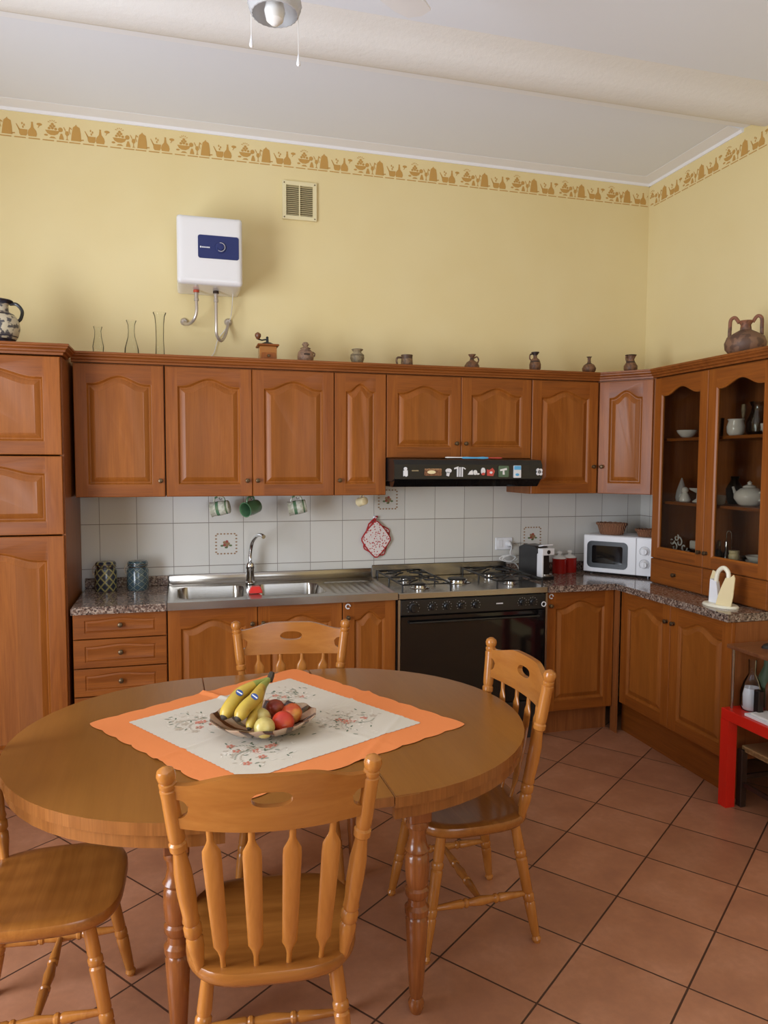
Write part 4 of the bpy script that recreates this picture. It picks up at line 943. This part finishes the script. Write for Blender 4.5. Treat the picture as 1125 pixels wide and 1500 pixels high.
bm = new(); tube(bm, spline([(0, .065, .04), (0, .095, .055), (0, .12, .095)], 5), [.012]*4+[.009]*4+[.007]*3, 8); obj('spout', bm, M['porcelain'], r)
crock('sugar_bowl', hol([(.03, 0), (.045, .02), (.047, .05), (.04, .065)], .003), M['porcelain'], -1.36, S2, 'white sugar bowl right of the teapot', 'bowl', 3.36)
crock('dark_vase', [(.03, 0), (.04, .02), (.045, .08), (.02, .13), (.024, .15)], M['black'], -1.0, S2, 'dark vase at the back of the middle dresser shelf', 'vase', 3.45)
# scrolled trivet
r = thing('scroll_trivet', 'white scrolled metal stand on the bottom dresser shelf', 'trivet', (3.335, -.715, S1+.001), 0, 'crockery behind the dresser glass')
bm = new()
def scroll(cx, cz, R, a0, s): tube(bm, [(0, cx+s*R*(1-t*.75)*cos(a0+s*5.6*t), cz+R*(1-t*.75)*sin(a0+s*5.6*t)) for t in [k/18 for k in range(19)]],   .0042, 6)
for cx, cz, R, a0, s in ((.09, .022, .018, 0, 1), (.055, .055, .024, 1, 1), (.015, .088, .026, 2, -1), (-.03, .062, .024, 0, -1), (-.07, .035, .020, 3, 1), (.080, .090, .020, 3, 1), (.04, .112, .018, 1, -1)): scroll(cx, cz, R*1.2, a0, s)
tube(bm, [(0, -.09, .003), (0, .11, .003)], .003, 5); obj('scrollwork', bm, M['cable'], r)
crock('wooden_disc', [(.001, 0), (.04, 0), (.045, .01), (.035, .03), (.001, .035)], M['chair_x'], -.672, S1, 'small wooden dish behind the scrolled stand', 'dish', 3.39)
crock('casserole_dish', hol([(.085, 0), (.095, .03), (.10, .05)], .004), M['glassware'], -.77, S1, 'round glass casserole dish on the bottom dresser shelf', 'casserole', 3.435)
bm = new(); box(bm, -.05, .05, -.04, .04, .0, .05, .006); tag(obj('food_box', bm, M['porcelain'], None, loc=(3.43, -.77, S1+.0522+.0)), 'white lidded box stacked on the glass casserole dish', 'box')
def oil(y, x, label):
    r = crock('cruet_bottle', [(.016, 0), (.018, .004), (.018, .07), (.008, .085), (.007, .11)], M['glassware'], y, S1, label, 'cruet', x)
    bm = new(); lathe(bm, [(.010, .1105), (.010, .135), (.006, .14)], 12); obj('stopper', bm, M['chrome'], r)
oil(-1.075, 3.30, 'clear cruet bottle with chrome stopper, left of the pair'); oil(-1.118, 3.31, 'clear cruet bottle with chrome stopper, right of the pair')
r = thing('cruet_stand', 'wire cruet stand with looped handle on the bottom dresser shelf', 'cruet stand', (3.345, -1.095, S1+.001), 0)
bm = new(); tube(bm, [(0, .045, .003), (0, -.045, .003)], .003, 6); tube(bm, spline([(0, .018, .003), (0, .018, .15), (0, .012, .185), (0, -.012, .185), (0, -.018, .15), (0, -.018, .003)], 5), .0025, 6); obj('wire_frame', bm, M['chrome'], r)
crock('spice_jar', [(.001, 0), (.026, 0), (.028, .07), (.024, .078), (.026, .08), (.026, .095), (.001, .096)], M['cream_plastic'], -1.175, S1, 'yellow lidded jar beside the cruet stand', 'jar', 3.31)
for k in range(3):
    crock('stacked_bowl', hol([(.028, 0), (.045, .012), (.060, .036)], .003), M['porcelain'], -1.32, S1+k*.0235, ('bottom', 'middle', 'top')[k] + ' white bowl of the stack in the lower right of the dresser', 'bowl', 3.33)
crock('glass_bowl', hol([(.04, 0), (.07, .03), (.085, .06)], .003), M['glassware'], -1.20, S1, 'wide clear glass bowl at the back of the bottom shelf', 'bowl', 3.44)
crock('short_glass', hol([(.026, 0), (.028, .01), (.032, .07)], .002), M['glassware'], -1.0, S1, 'short clear glass left of the cruets on the bottom shelf', 'glass', 3.31)

# ------------------------------------------------------------------ red table, rack and stool at the right edge
r = thing('red_side_table', 'bright red low side table at the right edge', 'side table', (2.955, -2.085, 0))
bm = new(); box(bm, 0, .55, 0, .55, .415, .465, .002); obj('tabletop', bm, M['red'], r, False)
for x in (0, .50):
    for y in (0, .50):
        bm = new(); box(bm, x, x+.05, y, y+.05, 0, .4148); obj('leg', bm, M['red'], r, False)
r = thing('shelf_rack', 'brown wooden shelf on thin metal legs standing on the red table', 'rack', (2.965, -2.05, .466))
bm = new(); box(bm, 0, .50, 0, .505, .285, .303, .002); obj('shelf', bm, M['shelf_wood'], r, False)
for x in (.03, .47):
    for y in (.02, .493):
        bm = new(); turned(bm, (x, y, 0), (x, y, .2848), [(0, .006), (1, .006)], 8); obj('leg', bm, M['steel'], r)
bm = new(); prism(bm, ell(0, 0, .13, .05, 24), lambda u, v: (u, v, 0), lambda u, v: (u*.92, v*.9, .012)); tag(obj('dark_tray', bm, M['black_matt'], None, loc=(3.19, -1.66, .770)), 'flat dark oval tray lying on the brown shelf', 'tray')
RT = .4655
pot('milk_jug', hol([(.040, 0), (.049, .02), (.050, .08), (.036, .13), (.016, .17), (.018, .235)], .003), glass('cloudy_glass', (.95, .96, .97), .2), (3.065, -1.60, RT), 'cloudy glass bottle with narrow neck under the brown shelf', 'bottle')
bm = new(); lathe(bm, [(.001, .0035), (.036, .0035), (.0445, .022), (.0455, .06), (.0455, .082), (.038, .105), (.001, .105)], 20, (3.065, -1.60, RT)); tag(obj('sugar', bm, M['paper'], None), 'white powder filling the lower half of the glass bottle', 'sugar'); bpy.data.objects['sugar']['kind'] = 'stuff'
pot('olive_bottle', [(.034, 0), (.036, .01), (.036, .14), (.016, .19), (.014, .25), (.016, .26)], M['mag_green'], (3.175, -1.572, RT), 'dark olive bottle behind the cloudy glass bottle', 'bottle')
pot('brown_bottle', [(.03, 0), (.032, .01), (.032, .13), (.014, .17), (.012, .22)], M['shelf_wood'], (3.105, -1.685, RT), 'brown bottle right of the cloudy glass bottle', 'bottle')
bm = new(); box(bm, 0, .03, 0, .035, 0, .12, .004); tag(obj('telephone_handset', bm, M['black'], None, loc=(3.015, -1.70, RT+.0)), 'small black upright handset standing in front of the brown bottle', 'telephone')
bm = new(); box(bm, 0, .14, 0, .20, 0, .012, .001); o = tag(obj('magazine', bm, M['paper'], None, False, loc=(2.975, -1.86, RT)), 'white magazine lying flat at the front of the red table', 'magazine')
bm = new(); box(bm, 0, .11, 0, .16, 0, .010, .001); o = tag(obj('notebook', bm, M['cable'], None, False, loc=(2.985, -1.845, RT+.0125)), 'pale notebook on top of the white magazine', 'notebook')
# stool
m = M['straw'] = mat('woven_straw', (0.36, 0.22, 0.09), 0.7)
wv = nd(m, 'ShaderNodeTexWave'); wv.inputs['Scale'].default_value = 45; wv.inputs['Distortion'].default_value = 1.5; lk(m, mapped(m, (1, 1, 1)), wv.inputs['Vector'])
lk(m, ramp(m, wv.outputs['Fac'], [(0.2, (0.20, 0.11, 0.04)), (0.8, (0.46, 0.30, 0.13))]), bsdf(m).inputs['Base Color']); bump(m, wv.outputs['Fac'], .6, .003)
M['dark_wood'] = wood('dark_wood', (0.045, 0.022, 0.015), (0.03, 0.014, 0.01), 'Z')
r = thing('straw_stool', 'low dark wooden stool with woven straw seat under the red table', 'stool', (3.025, -1.90, 0))
bm = new(); box(bm, .015, .325, .015, .325, .262, .292, .012, seg=3); obj('seat', bm, M['straw'], r)
for x in (0, .30):
    for y in (0, .30):
        bm = new(); box(bm, x, x+.034, y, y+.034, 0, .275, .004); obj('leg', bm, M['dark_wood'], r)
bm = new()
for y in (.01, .31): box(bm, .034, .30, y, y+.014, .13, .15)
for x in (.01, .31): box(bm, x, x+.014, .034, .30, .10, .12)
obj('stretcher', bm, M['dark_wood'], r, False)

# ------------------------------------------------------------------ dining table
TC = (0.82, -2.005); TR, TH, TROT, TZ0 = 0.606, 0.212, 0.019, 0.745
def stadium(R, h, n=28, x0=None, x1=None, side=0):
    if side == 1: return [(h, -R)] + [(h + R*cos(a), R*sin(a)) for a in [-pi/2+pi*k/n for k in range(1, n)]] + [(h, R)]
    if side == -1: return [(-h, R)] + [(-h + R*cos(a), R*sin(a)) for a in [pi/2+pi*k/n for k in range(1, n)]] + [(-h, -R)]
r = thing('dining_table', 'oval wooden dining table with central leaf and turned legs', 'table', (TC[0], TC[1], 0), TROT)
def solid(poly, z0, z1, b=.003):
    bm = new(); prism(bm, poly, lambda x, y: (x, y, z0), lambda x, y: (x, y, z1), 0)
    if b: bmesh.ops.bevel(bm, geom=[e for e in bm.edges if all(abs(v.co.z-z1) < 1e-5 for v in e.verts)], offset=b, segments=2, affect='EDGES')
    bm.normal_update()
    for f in bm.faces: f.material_index = 0 if f.normal.z > 0.9 else 1
    return bm
for s in (1, -1):
    obj('tabletop', solid(stadium(TR, TH+.0012, side=s), TZ0-.032, TZ0), [M['tbl'], M['tbl_edge']], r, angle=30)
    # apron ring
    o_ = stadium(TR-.012, TH+.004, side=s); i_ = list(reversed(stadium(TR-.032, TH+.004, side=s)))
    bm = new(); prism(bm, o_+i_, lambda x, y: (x, y, TZ0-.068), lambda x, y: (x, y, TZ0-.0325)); obj('apron', bm, M['tbl_edge'], r, angle=30)
bm = solid([(-TH+.0012, -TR), (TH-.0012, -TR), (TH-.0012, TR), (-TH+.0012, TR)], TZ0-.026, TZ0-.0003, .001); obj('leaf', bm, [M['tbl'], M['tbl_edge']], r, False)
bm = new()
for y in (-.42, .42): box(bm, -.45, .45, y-.02, y+.02, TZ0-.065, TZ0-.034)
obj('runner', bm, M['dark_wood'], r, False)
legp = [(0, .016), (.02, .022), (.045, .024), (.065, .017), (.08, .020), (.15, .024), (.30, .030), (.40, .033), (.415, .027), (.425, .035), (.45, .036), (.465, .027), (.49, .026), (.505, .034), (.53, .035), (.54, .029), (.56, .033), (.62, .036), (.67, .034), (.68, .029), (.695, .037), (.71, .030), (.75, .024), (.785, .028), (.79, .033), (.80, .034), (.812, .030), (.83, .030)]
for x, y in ((-.330, -.405), (.338, -.425), (-.330, .30), (.338, .30)):
    bm = new(); zt = TZ0-.0325
    turned(bm, (x, y, 0), (x, y, zt*.83), [(t/.83, q) for t, q in legp], 22)
    box(bm, x-.033, x+.033, y-.033, y+.033, zt*.815, zt, .004)
    obj('leg', bm, M['tbl_leg'], r)

# ------------------------------------------------------------------ chairs
SZ = .438
def chair_parts(r):
    # seat
    bm = new(); n = 48; rs = []
    def outline(a, k, z):
        c, s = cos(a), sin(a); e = .56
        px = .212*abs(c)**e*(1 if c > 0 else -1); py = .205*abs(s)**e*(1 if s > 0 else -1)
        if s < 0: px *= 1-.10*(-s)
        return (px*k, .150+py*k, z)
    top = [(.02, -.010), (.3, -.010), (.6, -.007), (.80, -.002), (.92, 0), (.985, -.003), (1.0, -.010)]
    for k, dz in top: rs.append([bm.verts.new(outline(2*pi*i/n, k, SZ+dz)) for i in range(n)])
    for k, dz in [(1.0, -.026), (.97, -.036), (.85, -.040), (.02, -.040)]: rs.append([bm.verts.new(outline(2*pi*i/n, k, SZ+dz)) for i in range(n)])
    rings(bm, rs); obj('seat', bm, M['seat'], r, angle=50)
    # legs
    lp = [(0, .012), (.03, .016), (.055, .012), (.07, .014), (.25, .0175), (.33, .0185), (.345, .0155), (.36, .019), (.40, .019), (.415, .0155), (.43, .018), (.60, .018), (.70, .020), (.715, .016), (.73, .020), (.76, .020), (.775, .016), (.80, .018), (1, .016)]
    L = {}
    for sx in (-1, 1):
        for rear in (0, 1):
            foot = (sx*.195, -.052 if rear else .345, 0.0); tp = (sx*.150, .015 if rear else .275, SZ-.036)
            bm = new(); turned(bm, foot, tp, lp, 14); obj('leg', bm, M['chair'], r); L[(sx, rear)] = (Vector(foot), Vector(tp))
    at = lambda k, z: L[k][0].lerp(L[k][1], z/(SZ-.036))
    sp = [(0, .008), (.15, .011), (.30, .0145), (.32, .011), (.335, .015), (.355, .015), (.37, .011), (.5, .016), (.63, .011), (.645, .015), (.665, .015), (.68, .011), (.70, .0145), (.85, .011), (1, .008)]
    mids = []
    for sx in (-1, 1):
        a, b = at((sx, 1), .165), at((sx, 0), .165); mids.append((a+b)/2)
        bm = new(); turned(bm, a, b, sp, 12); obj('side_stretcher', bm, M['chair'], r)
    bm = new(); turned(bm, mids[0], mids[1], sp, 12); obj('cross_stretcher', bm, M['chair_x'], r)
    # back posts
    pp = [(0, .011), (.06, .015), (.12, .0195), (.16, .020), (.175, .016), (.19, .021), (.225, .021), (.24, .017), (.255, .0205), (.28, .018), (.40, .0215), (.50, .0205), (.585, .015), (.60, .015), (.61, .020), (.64, .0205), (.65, .0165), (.665, .019), (.70, .0195), (.86, .019), (.895, .020), (.90, .0165), (.91, .0195), (.925, .0195), (.93, .0155), (.94, .019), (.965, .0215), (.985, .018), (1, .006)]
    H, lean, wt, wb = .938, .064, .232, .168
    P = {}
    for sx in (-1, 1):
        a, b = Vector((sx*wb, 0, SZ-.014)), Vector((sx*wt, -lean, H)); P[sx] = (a, b)
        bm = new(); turned(bm, a, b, pp, 16); obj('back_post', bm, M['chair'], r)
    # crest rail: columns with a hand hole and end notches
    def yb(x, z):  # curved back surface
        t = (z-SZ)/(H-SZ); return -lean*t - .040*(1-(x/.22)**2)
    N = 180; bm = new(); cols = []
    zc0, zc1 = .792, .922
    for i in range(N+1):
        u = -1+2*i/N
        zmid = (zc0+zc1)/2; wz = wb+(wt-wb)*(zmid-SZ)/(H-SZ); x = u*(wz-.004)
        au = abs(u)
        s = min(1, max(0, (au-.33)/.60)); s = s*s*(3-2*s)
        ztop = zc1 - .024*s; zbot = zc0 + .006*(1-au*au)*-1 + .004
        hz = zbot+(ztop-zbot)*.55; hh = 0.0
        q = abs(x)/.046
        if q < 1: hz = .866; hh = .018*(1-q**3)**.5
        d = (1-au)*wz
        if d < .036: hz = .842; hh = sqrt(max(0, .022**2-max(0, d-.014)**2))
        zs_ = [zbot, hz-hh, hz+hh, ztop]
        c = []
        for z in zs_:
            k = .011 if False else .0095
            c.append((bm.verts.new((x, yb(x, z)-k, z)), bm.verts.new((x, yb(x, z)+k, z))))
        cols.append((c, hh))
    for (a, ha), (b, hb) in zip(cols[:-1], cols[1:]):
        for j in (0, 2):
            bm.faces.new((a[j][0], b[j][0], b[j+1][0], a[j+1][0])); bm.faces.new((a[j][1], a[j+1][1], b[j+1][1], b[j][1]))
        bm.faces.new((a[0][0], a[0][1], b[0][1], b[0][0])); bm.faces.new((a[3][0], b[3][0], b[3][1], a[3][1]))
        if ha > 0 or hb > 0:
            bm.faces.new((a[1][0], b[1][0], b[1][1], a[1][1])); bm.faces.new((a[2][0], a[2][1], b[2][1], b[2][0]))
    for c, rev in ((cols[0][0], 0), (cols[-1][0], 1)):
        for j in (0, 2): bm.faces.new((c[j][0], c[j+1][0], c[j+1][1], c[j][1]))
    bmesh.ops.remove_doubles(bm, verts=bm.verts, dist=.00005)
    obj('crest_rail', bm, M['chair_x'], r, angle=40)
    # arrow spindles
    wp = [(0, .0065), (.11, .0065), (.15, .010), (.19, .0175), (.5, .0195), (.80, .0215), (.85, .0205), (.90, .010), (.92, .008), (1, .008)]
    for xb, xt in ((-.112, -.138), (-.037, -.046), (.037, .046), (.112, .138)):
        bm = new(); rs = []
        a = Vector((xb, -.004-.018*(1-(xb/.2)**2), SZ-.014)); b = Vector((xt, yb(xt, .80), .798))
        for t, hw in wp:
            c = a.lerp(b, t); th = .0062 if hw > .009 else hw*.9
            rs.append([bm.verts.new((c.x+hw*cos(q), c.y+th*sin(q)-.010*sin(pi*t), c.z)) for q in [2*pi*k/12 for k in range(12)]])
        rings(bm, rs); obj('spindle', bm, M['chair'], r)
GC = 'turned wooden chairs around the dining table'
ch = thing('dining_chair', 'wooden spindle back chair in front of the table, back towards the viewer', 'chair', (.717, -2.70, 0), -.108, GC)
chair_parts(ch)
dup(ch, (1.602, -2.035, 0), pi/2+.006, 'wooden chair at the right end of the table, turned sideways', GC)
dup(ch, (.955, -1.368, 0), pi-.16, 'wooden chair on the far side of the table facing the viewer', GC)
dup(ch, (.002, -2.225, 0), -pi/2-.03, 'wooden chair at the left edge of which seat and legs show', GC)

# ------------------------------------------------------------------ tablecloth with scalloped orange edge and embroidery
m = M['cream_cloth'] = mat('cream_linen', (0.70, 0.63, 0.52), 0.9, spec=.2); bump(m, noise(m, mapped(m, (1, 1, 1)), 300, 2), .3, .001)
m = M['orange_cloth'] = mat('orange_cotton', (0.86, 0.27, 0.085), 0.85, spec=.2); bump(m, noise(m, mapped(m, (1, 1, 1)), 30, 3), .25, .004)
M['emb_red'] = mat('coral_thread', (0.62, 0.20, 0.13), 0.8); M['emb_green'] = mat('sage_thread', (0.16, 0.20, 0.13), 0.8); M['emb_tan'] = mat('tan_thread', (0.56, 0.47, 0.36), 0.8); M['emb_pale'] = mat('pale_thread', (0.80, 0.73, 0.62), 0.8)
def cloth():
    Lc, Bc, Rc = Vector((.225, -1.845)), Vector((.968, -1.378)), Vector((1.412, -2.165)); Fc = Vector((.655, -2.535))
    def fold(x, y):  # gentle creases
        p = Vector((x, y)); z = 0.0
        for (q, d, w, hgt) in ((Vector((.59, -1.60)), Vector((.62, -.78)), .012, .0050), (Vector((.385, -2.258)), Vector((.80, .60)), .010, .0035), (Vector((1.20, -1.75)), Vector((-.75, -.66)), .012, .0035), (Vector((1.0, -2.39)), Vector((.55, .83)), .010, .003)):
            d = d.normalized(); t = (p-q).dot(d); s = (p-q).cross(d) if False else (p.x-q.x)*d.y-(p.y-q.y)*d.x
            if t > -.05: z += hgt*math.exp(-(s/w)**2)*math.exp(-max(0, t)/.35)
        return z*1.7 + .0010*sin(9*x+4*y)**2
    def bil(u, v): return Lc*(1-u)*(1-v) + Bc*u*(1-v) + Fc*(1-u)*v + Rc*u*v
    def grid(bm, n, z0, u0, u1, mi, scallop, depth):
        g = []
        for i in range(n+1):
            row = []
            for j in range(n+1):
                u, v = u0+(u1-u0)*i/n, u0+(u1-u0)*j/n
                def sc(t, e): return depth*(abs(sin(pi*t*scallop))**.6)*e
                uu, vv = u, v
                if i == 0: uu -= sc(j/n, 1)
                if i == n: uu += sc(j/n, 1)
                if j == 0: vv -= sc(i/n, 1)
                if j == n: vv += sc(i/n, 1)
                p = bil(uu, vv); row.append(bm.verts.new((p.x-TC[0], p.y-TC[1], z0+fold(p.x, p.y))))
            g.append(row)
        for i in range(n):
            for j in range(n): bm.faces.new((g[i][j], g[i+1][j], g[i+1][j+1], g[i][j+1])).material_index = mi
    bm = new(); grid(bm, 96, .0018, 0.0, 1.0, 0, 9, .010); grid(bm, 120, .0030, .105, .885, 1, 30, .003)
    # embroidery: four sprays and a central wreath
    rnd = random.Random(3)
    def dot(x, y, rx, ry, a, mi):
        z = .0036+fold(x, y)
        vs = [bm.verts.new((x-TC[0]+rx*cos(t)*cos(a)-ry*sin(t)*sin(a), y-TC[1]+rx*cos(t)*sin(a)+ry*sin(t)*cos(a), z)) for t in [2*pi*k/8 for k in range(8)]]
        bm.faces.new(vs).material_index = mi
    for (cu, cv, R) in ((.30, .30, .105), (.72, .28, .10), (.27, .70, .10), (.70, .70, .115), (.5, .5, .15)):
        c = bil(cu, cv)
        for k in range(13):
            a = rnd.random()*6.28; d = rnd.random()*R*.95; x, y = c.x+d*cos(a), c.y+d*sin(a)
            mi = rnd.choice((2, 2, 5, 4))
            for q in range(5): dot(x+.0085*cos(q*1.256), y+.0085*sin(q*1.256), .0062, .0045, q*1.256, mi)
            dot(x, y, .004, .004, 0, 4)
        for k in range(80):
            a = rnd.random()*6.28; d = R*(.2+rnd.random()*1.0); dot(c.x+d*cos(a), c.y+d*sin(a), .0085, .0028, rnd.random()*3.14, rnd.choice((3, 3, 4, 5, 5)))
        for k in range(9):
            a = rnd.random()*6.28; x, y = c.x+.2*R*cos(a), c.y+.2*R*sin(a)
            for q in range(9): dot(x+q*.0085*cos(a+q*.12), y+q*.0085*sin(a+q*.12), .0052, .0014, a+q*.12, 4 if k % 3 else 3)
    o = obj('tablecloth', bm, [M['orange_cloth'], M['cream_cloth'], M['emb_red'], M['emb_green'], M['emb_tan'], M['emb_pale']], None, loc=(TC[0], TC[1], TZ0))
    tag(o, 'embroidered cream tablecloth with scalloped orange border on the dining table', 'tablecloth')
cloth()

# ------------------------------------------------------------------ fruit bowl
BC = Vector((.765, -2.075, TZ0+.006))
m = M['shell'] = mat('striped_brown_glass', (0.3, 0.15, 0.08), 0.15, coat=.5)
tc = nd(m, 'ShaderNodeTexCoord'); sp = nd(m, 'ShaderNodeSeparateXYZ'); lk(m, tc.outputs['Object'], sp.inputs[0])
at = nd(m, 'ShaderNodeMath', operation='ARCTAN2'); lk(m, sp.outputs[1], at.inputs[0]); lk(m, sp.outputs[0], at.inputs[1])
ln = nd(m, 'ShaderNodeVectorMath', operation='LENGTH'); lk(m, tc.outputs['Object'], ln.inputs[0])
a1 = nd(m, 'ShaderNodeMath', operation='MULTIPLY'); lk(m, at.outputs[0], a1.inputs[0]); a1.inputs[1].default_value = 13
a2 = nd(m, 'ShaderNodeMath', operation='MULTIPLY_ADD'); lk(m, ln.outputs['Value'], a2.inputs[0]); a2.inputs[1].default_value = 42; lk(m, a1.outputs[0], a2.inputs[2])
sn = nd(m, 'ShaderNodeMath', operation='SINE'); lk(m, a2.outputs[0], sn.inputs[0])
nn = nd(m, 'ShaderNodeMath', operation='MULTIPLY_ADD'); lk(m, noise(m, mapped(m, (1, 1, 1)), 14, 2), nn.inputs[0]); nn.inputs[1].default_value = 1.2; lk(m, sn.outputs[0], nn.inputs[2])
lk(m, ramp(m, nn.outputs[0], [(0.0, (0.05, 0.018, 0.009)), (0.20, (0.13, 0.05, 0.018)), (0.30, (0.40, 0.25, 0.15)), (0.95, (0.48, 0.33, 0.22))]), bsdf(m).inputs['Base Color'])
bm = new(); seg = 96; rs = []
prof = [(.02, .004), (.05, .004), (.09, .010), (.125, .024), (.150, .042), (.162, .052), (.163, .055), (.159, .055), (.148, .046), (.122, .029), (.088, .015), (.05, .009), (.02, .009)]
for rr, z in prof:
    row = []
    for k in range(seg):
        a = 2*pi*k/seg; f = (rr/.163)**2; w_ = 1+.012*f*sin(14*a)+.02*f*sin(3*a+.5)
        row.append(bm.verts.new((rr*w_*cos(a)*1.03, rr*w_*sin(a)*.88, z+.0022*f*sin(14*a))))
    rs.append(row)
rings(bm, rs); tag(obj('fruit_bowl', bm, M['shell'], None, loc=BC-Vector((0, 0, .004))+Vector((0, 0, .0022)), angle=60), 'shallow wavy glass bowl with brown stripes holding the fruit', 'bowl')
def fruit_mat(name, stops, sc=3, rough=.35):
    m = mat(name, stops[0][1], rough, coat=.15); v = mapped(m, (1, 1, 1)); lk(m, ramp(m, noise(m, v, sc*8, 3), stops), bsdf(m).inputs['Base Color']); return m
M['peach'] = fruit_mat('peach_skin', [(.35, (.42, .03, .01)), (.5, (.52, .08, .015)), (.68, (.75, .34, .06))], 2)
M['necta'] = fruit_mat('nectarine_skin', [(.35, (.17, .015, .008)), (.55, (.30, .03, .01)), (.75, (.45, .12, .02))], 2)
M['pear'] = fruit_mat('pear_skin', [(.35, (.52, .40, .11)), (.6, (.62, .50, .17)), (.8, (.45, .38, .08))], 3)
M['banana'] = fruit_mat('banana_skin', [(.28, (.22, .11, .02)), (.36, (.50, .32, .045)), (.6, (.60, .42, .06)), (.8, (.42, .36, .07))], 1.5, .45)
M['banana_tip'] = mat('banana_stem', (.05, .035, .02), .7); M['banana_green'] = mat('banana_green_neck', (.30, .33, .07), .5)
def peach(dx, dy, z, R, mt, label, name='peach', tilt=(0, 0)):
    bm = new(); seg = 28; n = 16; rs = []
    for j in range(1, n):
        th = pi*j/n; row = []
        for k in range(seg):
            a = 2*pi*k/seg; g = 1-.10*math.exp(-(((a+pi) % (2*pi)-pi)/.22)**2)*sin(th)
            rr = R*sin(th)*g*1.02; zz = -R*cos(th)*.94
            if j > n-4: zz -= R*.12*(j-(n-4))/3
            row.append(bm.verts.new((rr*cos(a), rr*sin(a), zz)))
        rs.append(row)
    rings(bm, rs); bmesh.ops.rotate(bm, cent=(0, 0, 0), matrix=Matrix.Rotation(tilt[0], 3, 'X') @ Matrix.Rotation(tilt[1], 3, 'Z'), verts=bm.verts)
    tag(obj(name, bm, mt, None, loc=BC+Vector((dx, dy, z)), angle=70), label, name)
peach(.046, .074, .047, .031, M['necta'], 'dark red nectarine at the back of the fruit bowl', 'nectarine', (.3, 1))
peach(.092, .012, .047, .033, M['peach'], 'yellow and red peach at the right behind the front peach', 'peach', (.5, 2))
M['peach_red'] = fruit_mat('red_peach_skin', [(.3, (.45, .015, .01)), (.6, (.60, .05, .015)), (.8, (.75, .20, .04))], 1.5)
peach(.054, -.060, .046, .0345, M['peach_red'], 'bright red peach at the front right of the bowl', 'peach', (.9, 4))
def pear(dx, dy, z, label, rx, rz, s=1.0, mt=None):
    r = thing('pear', label, 'pear', BC+Vector((dx, dy, z)), 0, None)
    R = Matrix.Rotation(rz, 3, 'Z') @ Matrix.Rotation(rx, 3, 'X')
    bm = new(); lathe(bm, [(.004*s, -.034*s), (.016*s, -.036*s), (.028*s, -.026*s), (.033*s, -.008*s), (.031*s, .010*s), (.022*s, .028*s), (.015*s, .042*s), (.008*s, .050*s), (.001, .051*s)], 22); bmesh.ops.rotate(bm, cent=(0, 0, 0), matrix=R, verts=bm.verts); obj('flesh', bm, mt or M['pear'], r, angle=80)
    bm = new(); tube(bm, [(0, 0, .049*s), (.002, 0, .060*s)], .0015, 6); bmesh.ops.rotate(bm, cent=(0, 0, 0), matrix=R, verts=bm.verts); obj('stalk', bm, M['banana_tip'], r)
pear(-.006, -.094, .047, 'pale yellow pear at the very front of the bowl', pi*.58, 2.9, .98)
pear(-.010, -.010, .052, 'greenish yellow pear behind the front pear', pi*.42, 3.6, .88)
def bananas():
    r = thing('banana_bunch', 'bunch of ripe yellow bananas with blue stickers leaning on the bowl', 'bananas', BC)
    stem = Vector((.034, .100, .140))
    ends = [(Vector((-.128, -.030, .062)), Vector((-.068, .048, .112)), .0218), (Vector((-.088, -.066, .066)), Vector((-.024, .006, .108)), .0218), (Vector((-.052, -.068, .034)), Vector((-.024, -.006, .070)), .0150), (Vector((-.118, .012, .050)), Vector((-.050, .070, .078)), .0165)]
    for i, (e, mid, R) in enumerate(ends):
        pts = spline([stem, stem.lerp(mid, .45)+Vector((-.003, 0, .006)), mid, mid.lerp(e, .55)+Vector((0, 0, .008)), e], 7)
        n = len(pts); rad = []
        for k in range(n):
            t = k/(n-1); rad.append(R*(.36 if t < .16 else min(1, .36+(t-.16)/.30*.64)) if t < .85 else R*max(.22, 1-((t-.85)/.15)**2*.75))
        bm = new(); tube(bm, pts, rad, 6+6, 0)
        o = obj('banana', bm, [M['banana'], M['banana_green'], M['banana_tip']], r, angle=70)
        for f in o.data.polygons:
            d = (Vector(f.center)-stem).length; de = (Vector(f.center)-e).length
            if d < .062: f.material_index = 1
            if d < .012 or de < R*.45: f.material_index = 2
        if i < 2:
            # sticker on the side towards the viewer
            c = mid.lerp(e, .12)+Vector((.0, 0, .004))+Vector((.12, -.72, .62)).normalized()*R; nrm = Vector((.12, -.72, .62)).normalized(); ax = (e-mid).normalized(); ax = (ax-nrm*ax.dot(nrm)).normalized(); ay = nrm.cross(ax)
            bm = new(); f0 = lambda u, v: c+ax*u+ay*v+nrm*.0005; f1 = lambda u, v: c+ax*u+ay*v+nrm*.0022
            prism(bm, ell(0, 0, .0095, .0125, 16), f0, f1, 0)
            prism(bm, [(-.002, -.010), (.002, -.010), (.002, .010), (-.002, .010)], f1, lambda u, v: c+ax*u+ay*v+nrm*.0026, 1)
            obj('sticker', bm, [M['blue'], M['paper']], o, False)
    bm = new(); tube(bm, [stem+Vector((-.004, -.006, -.006)), stem+Vector((.004, .006, .008)), stem+Vector((.008, .012, .016))], [.012, .011, .009], 8); obj('stem', bm, M['banana_tip'], r)
bananas()
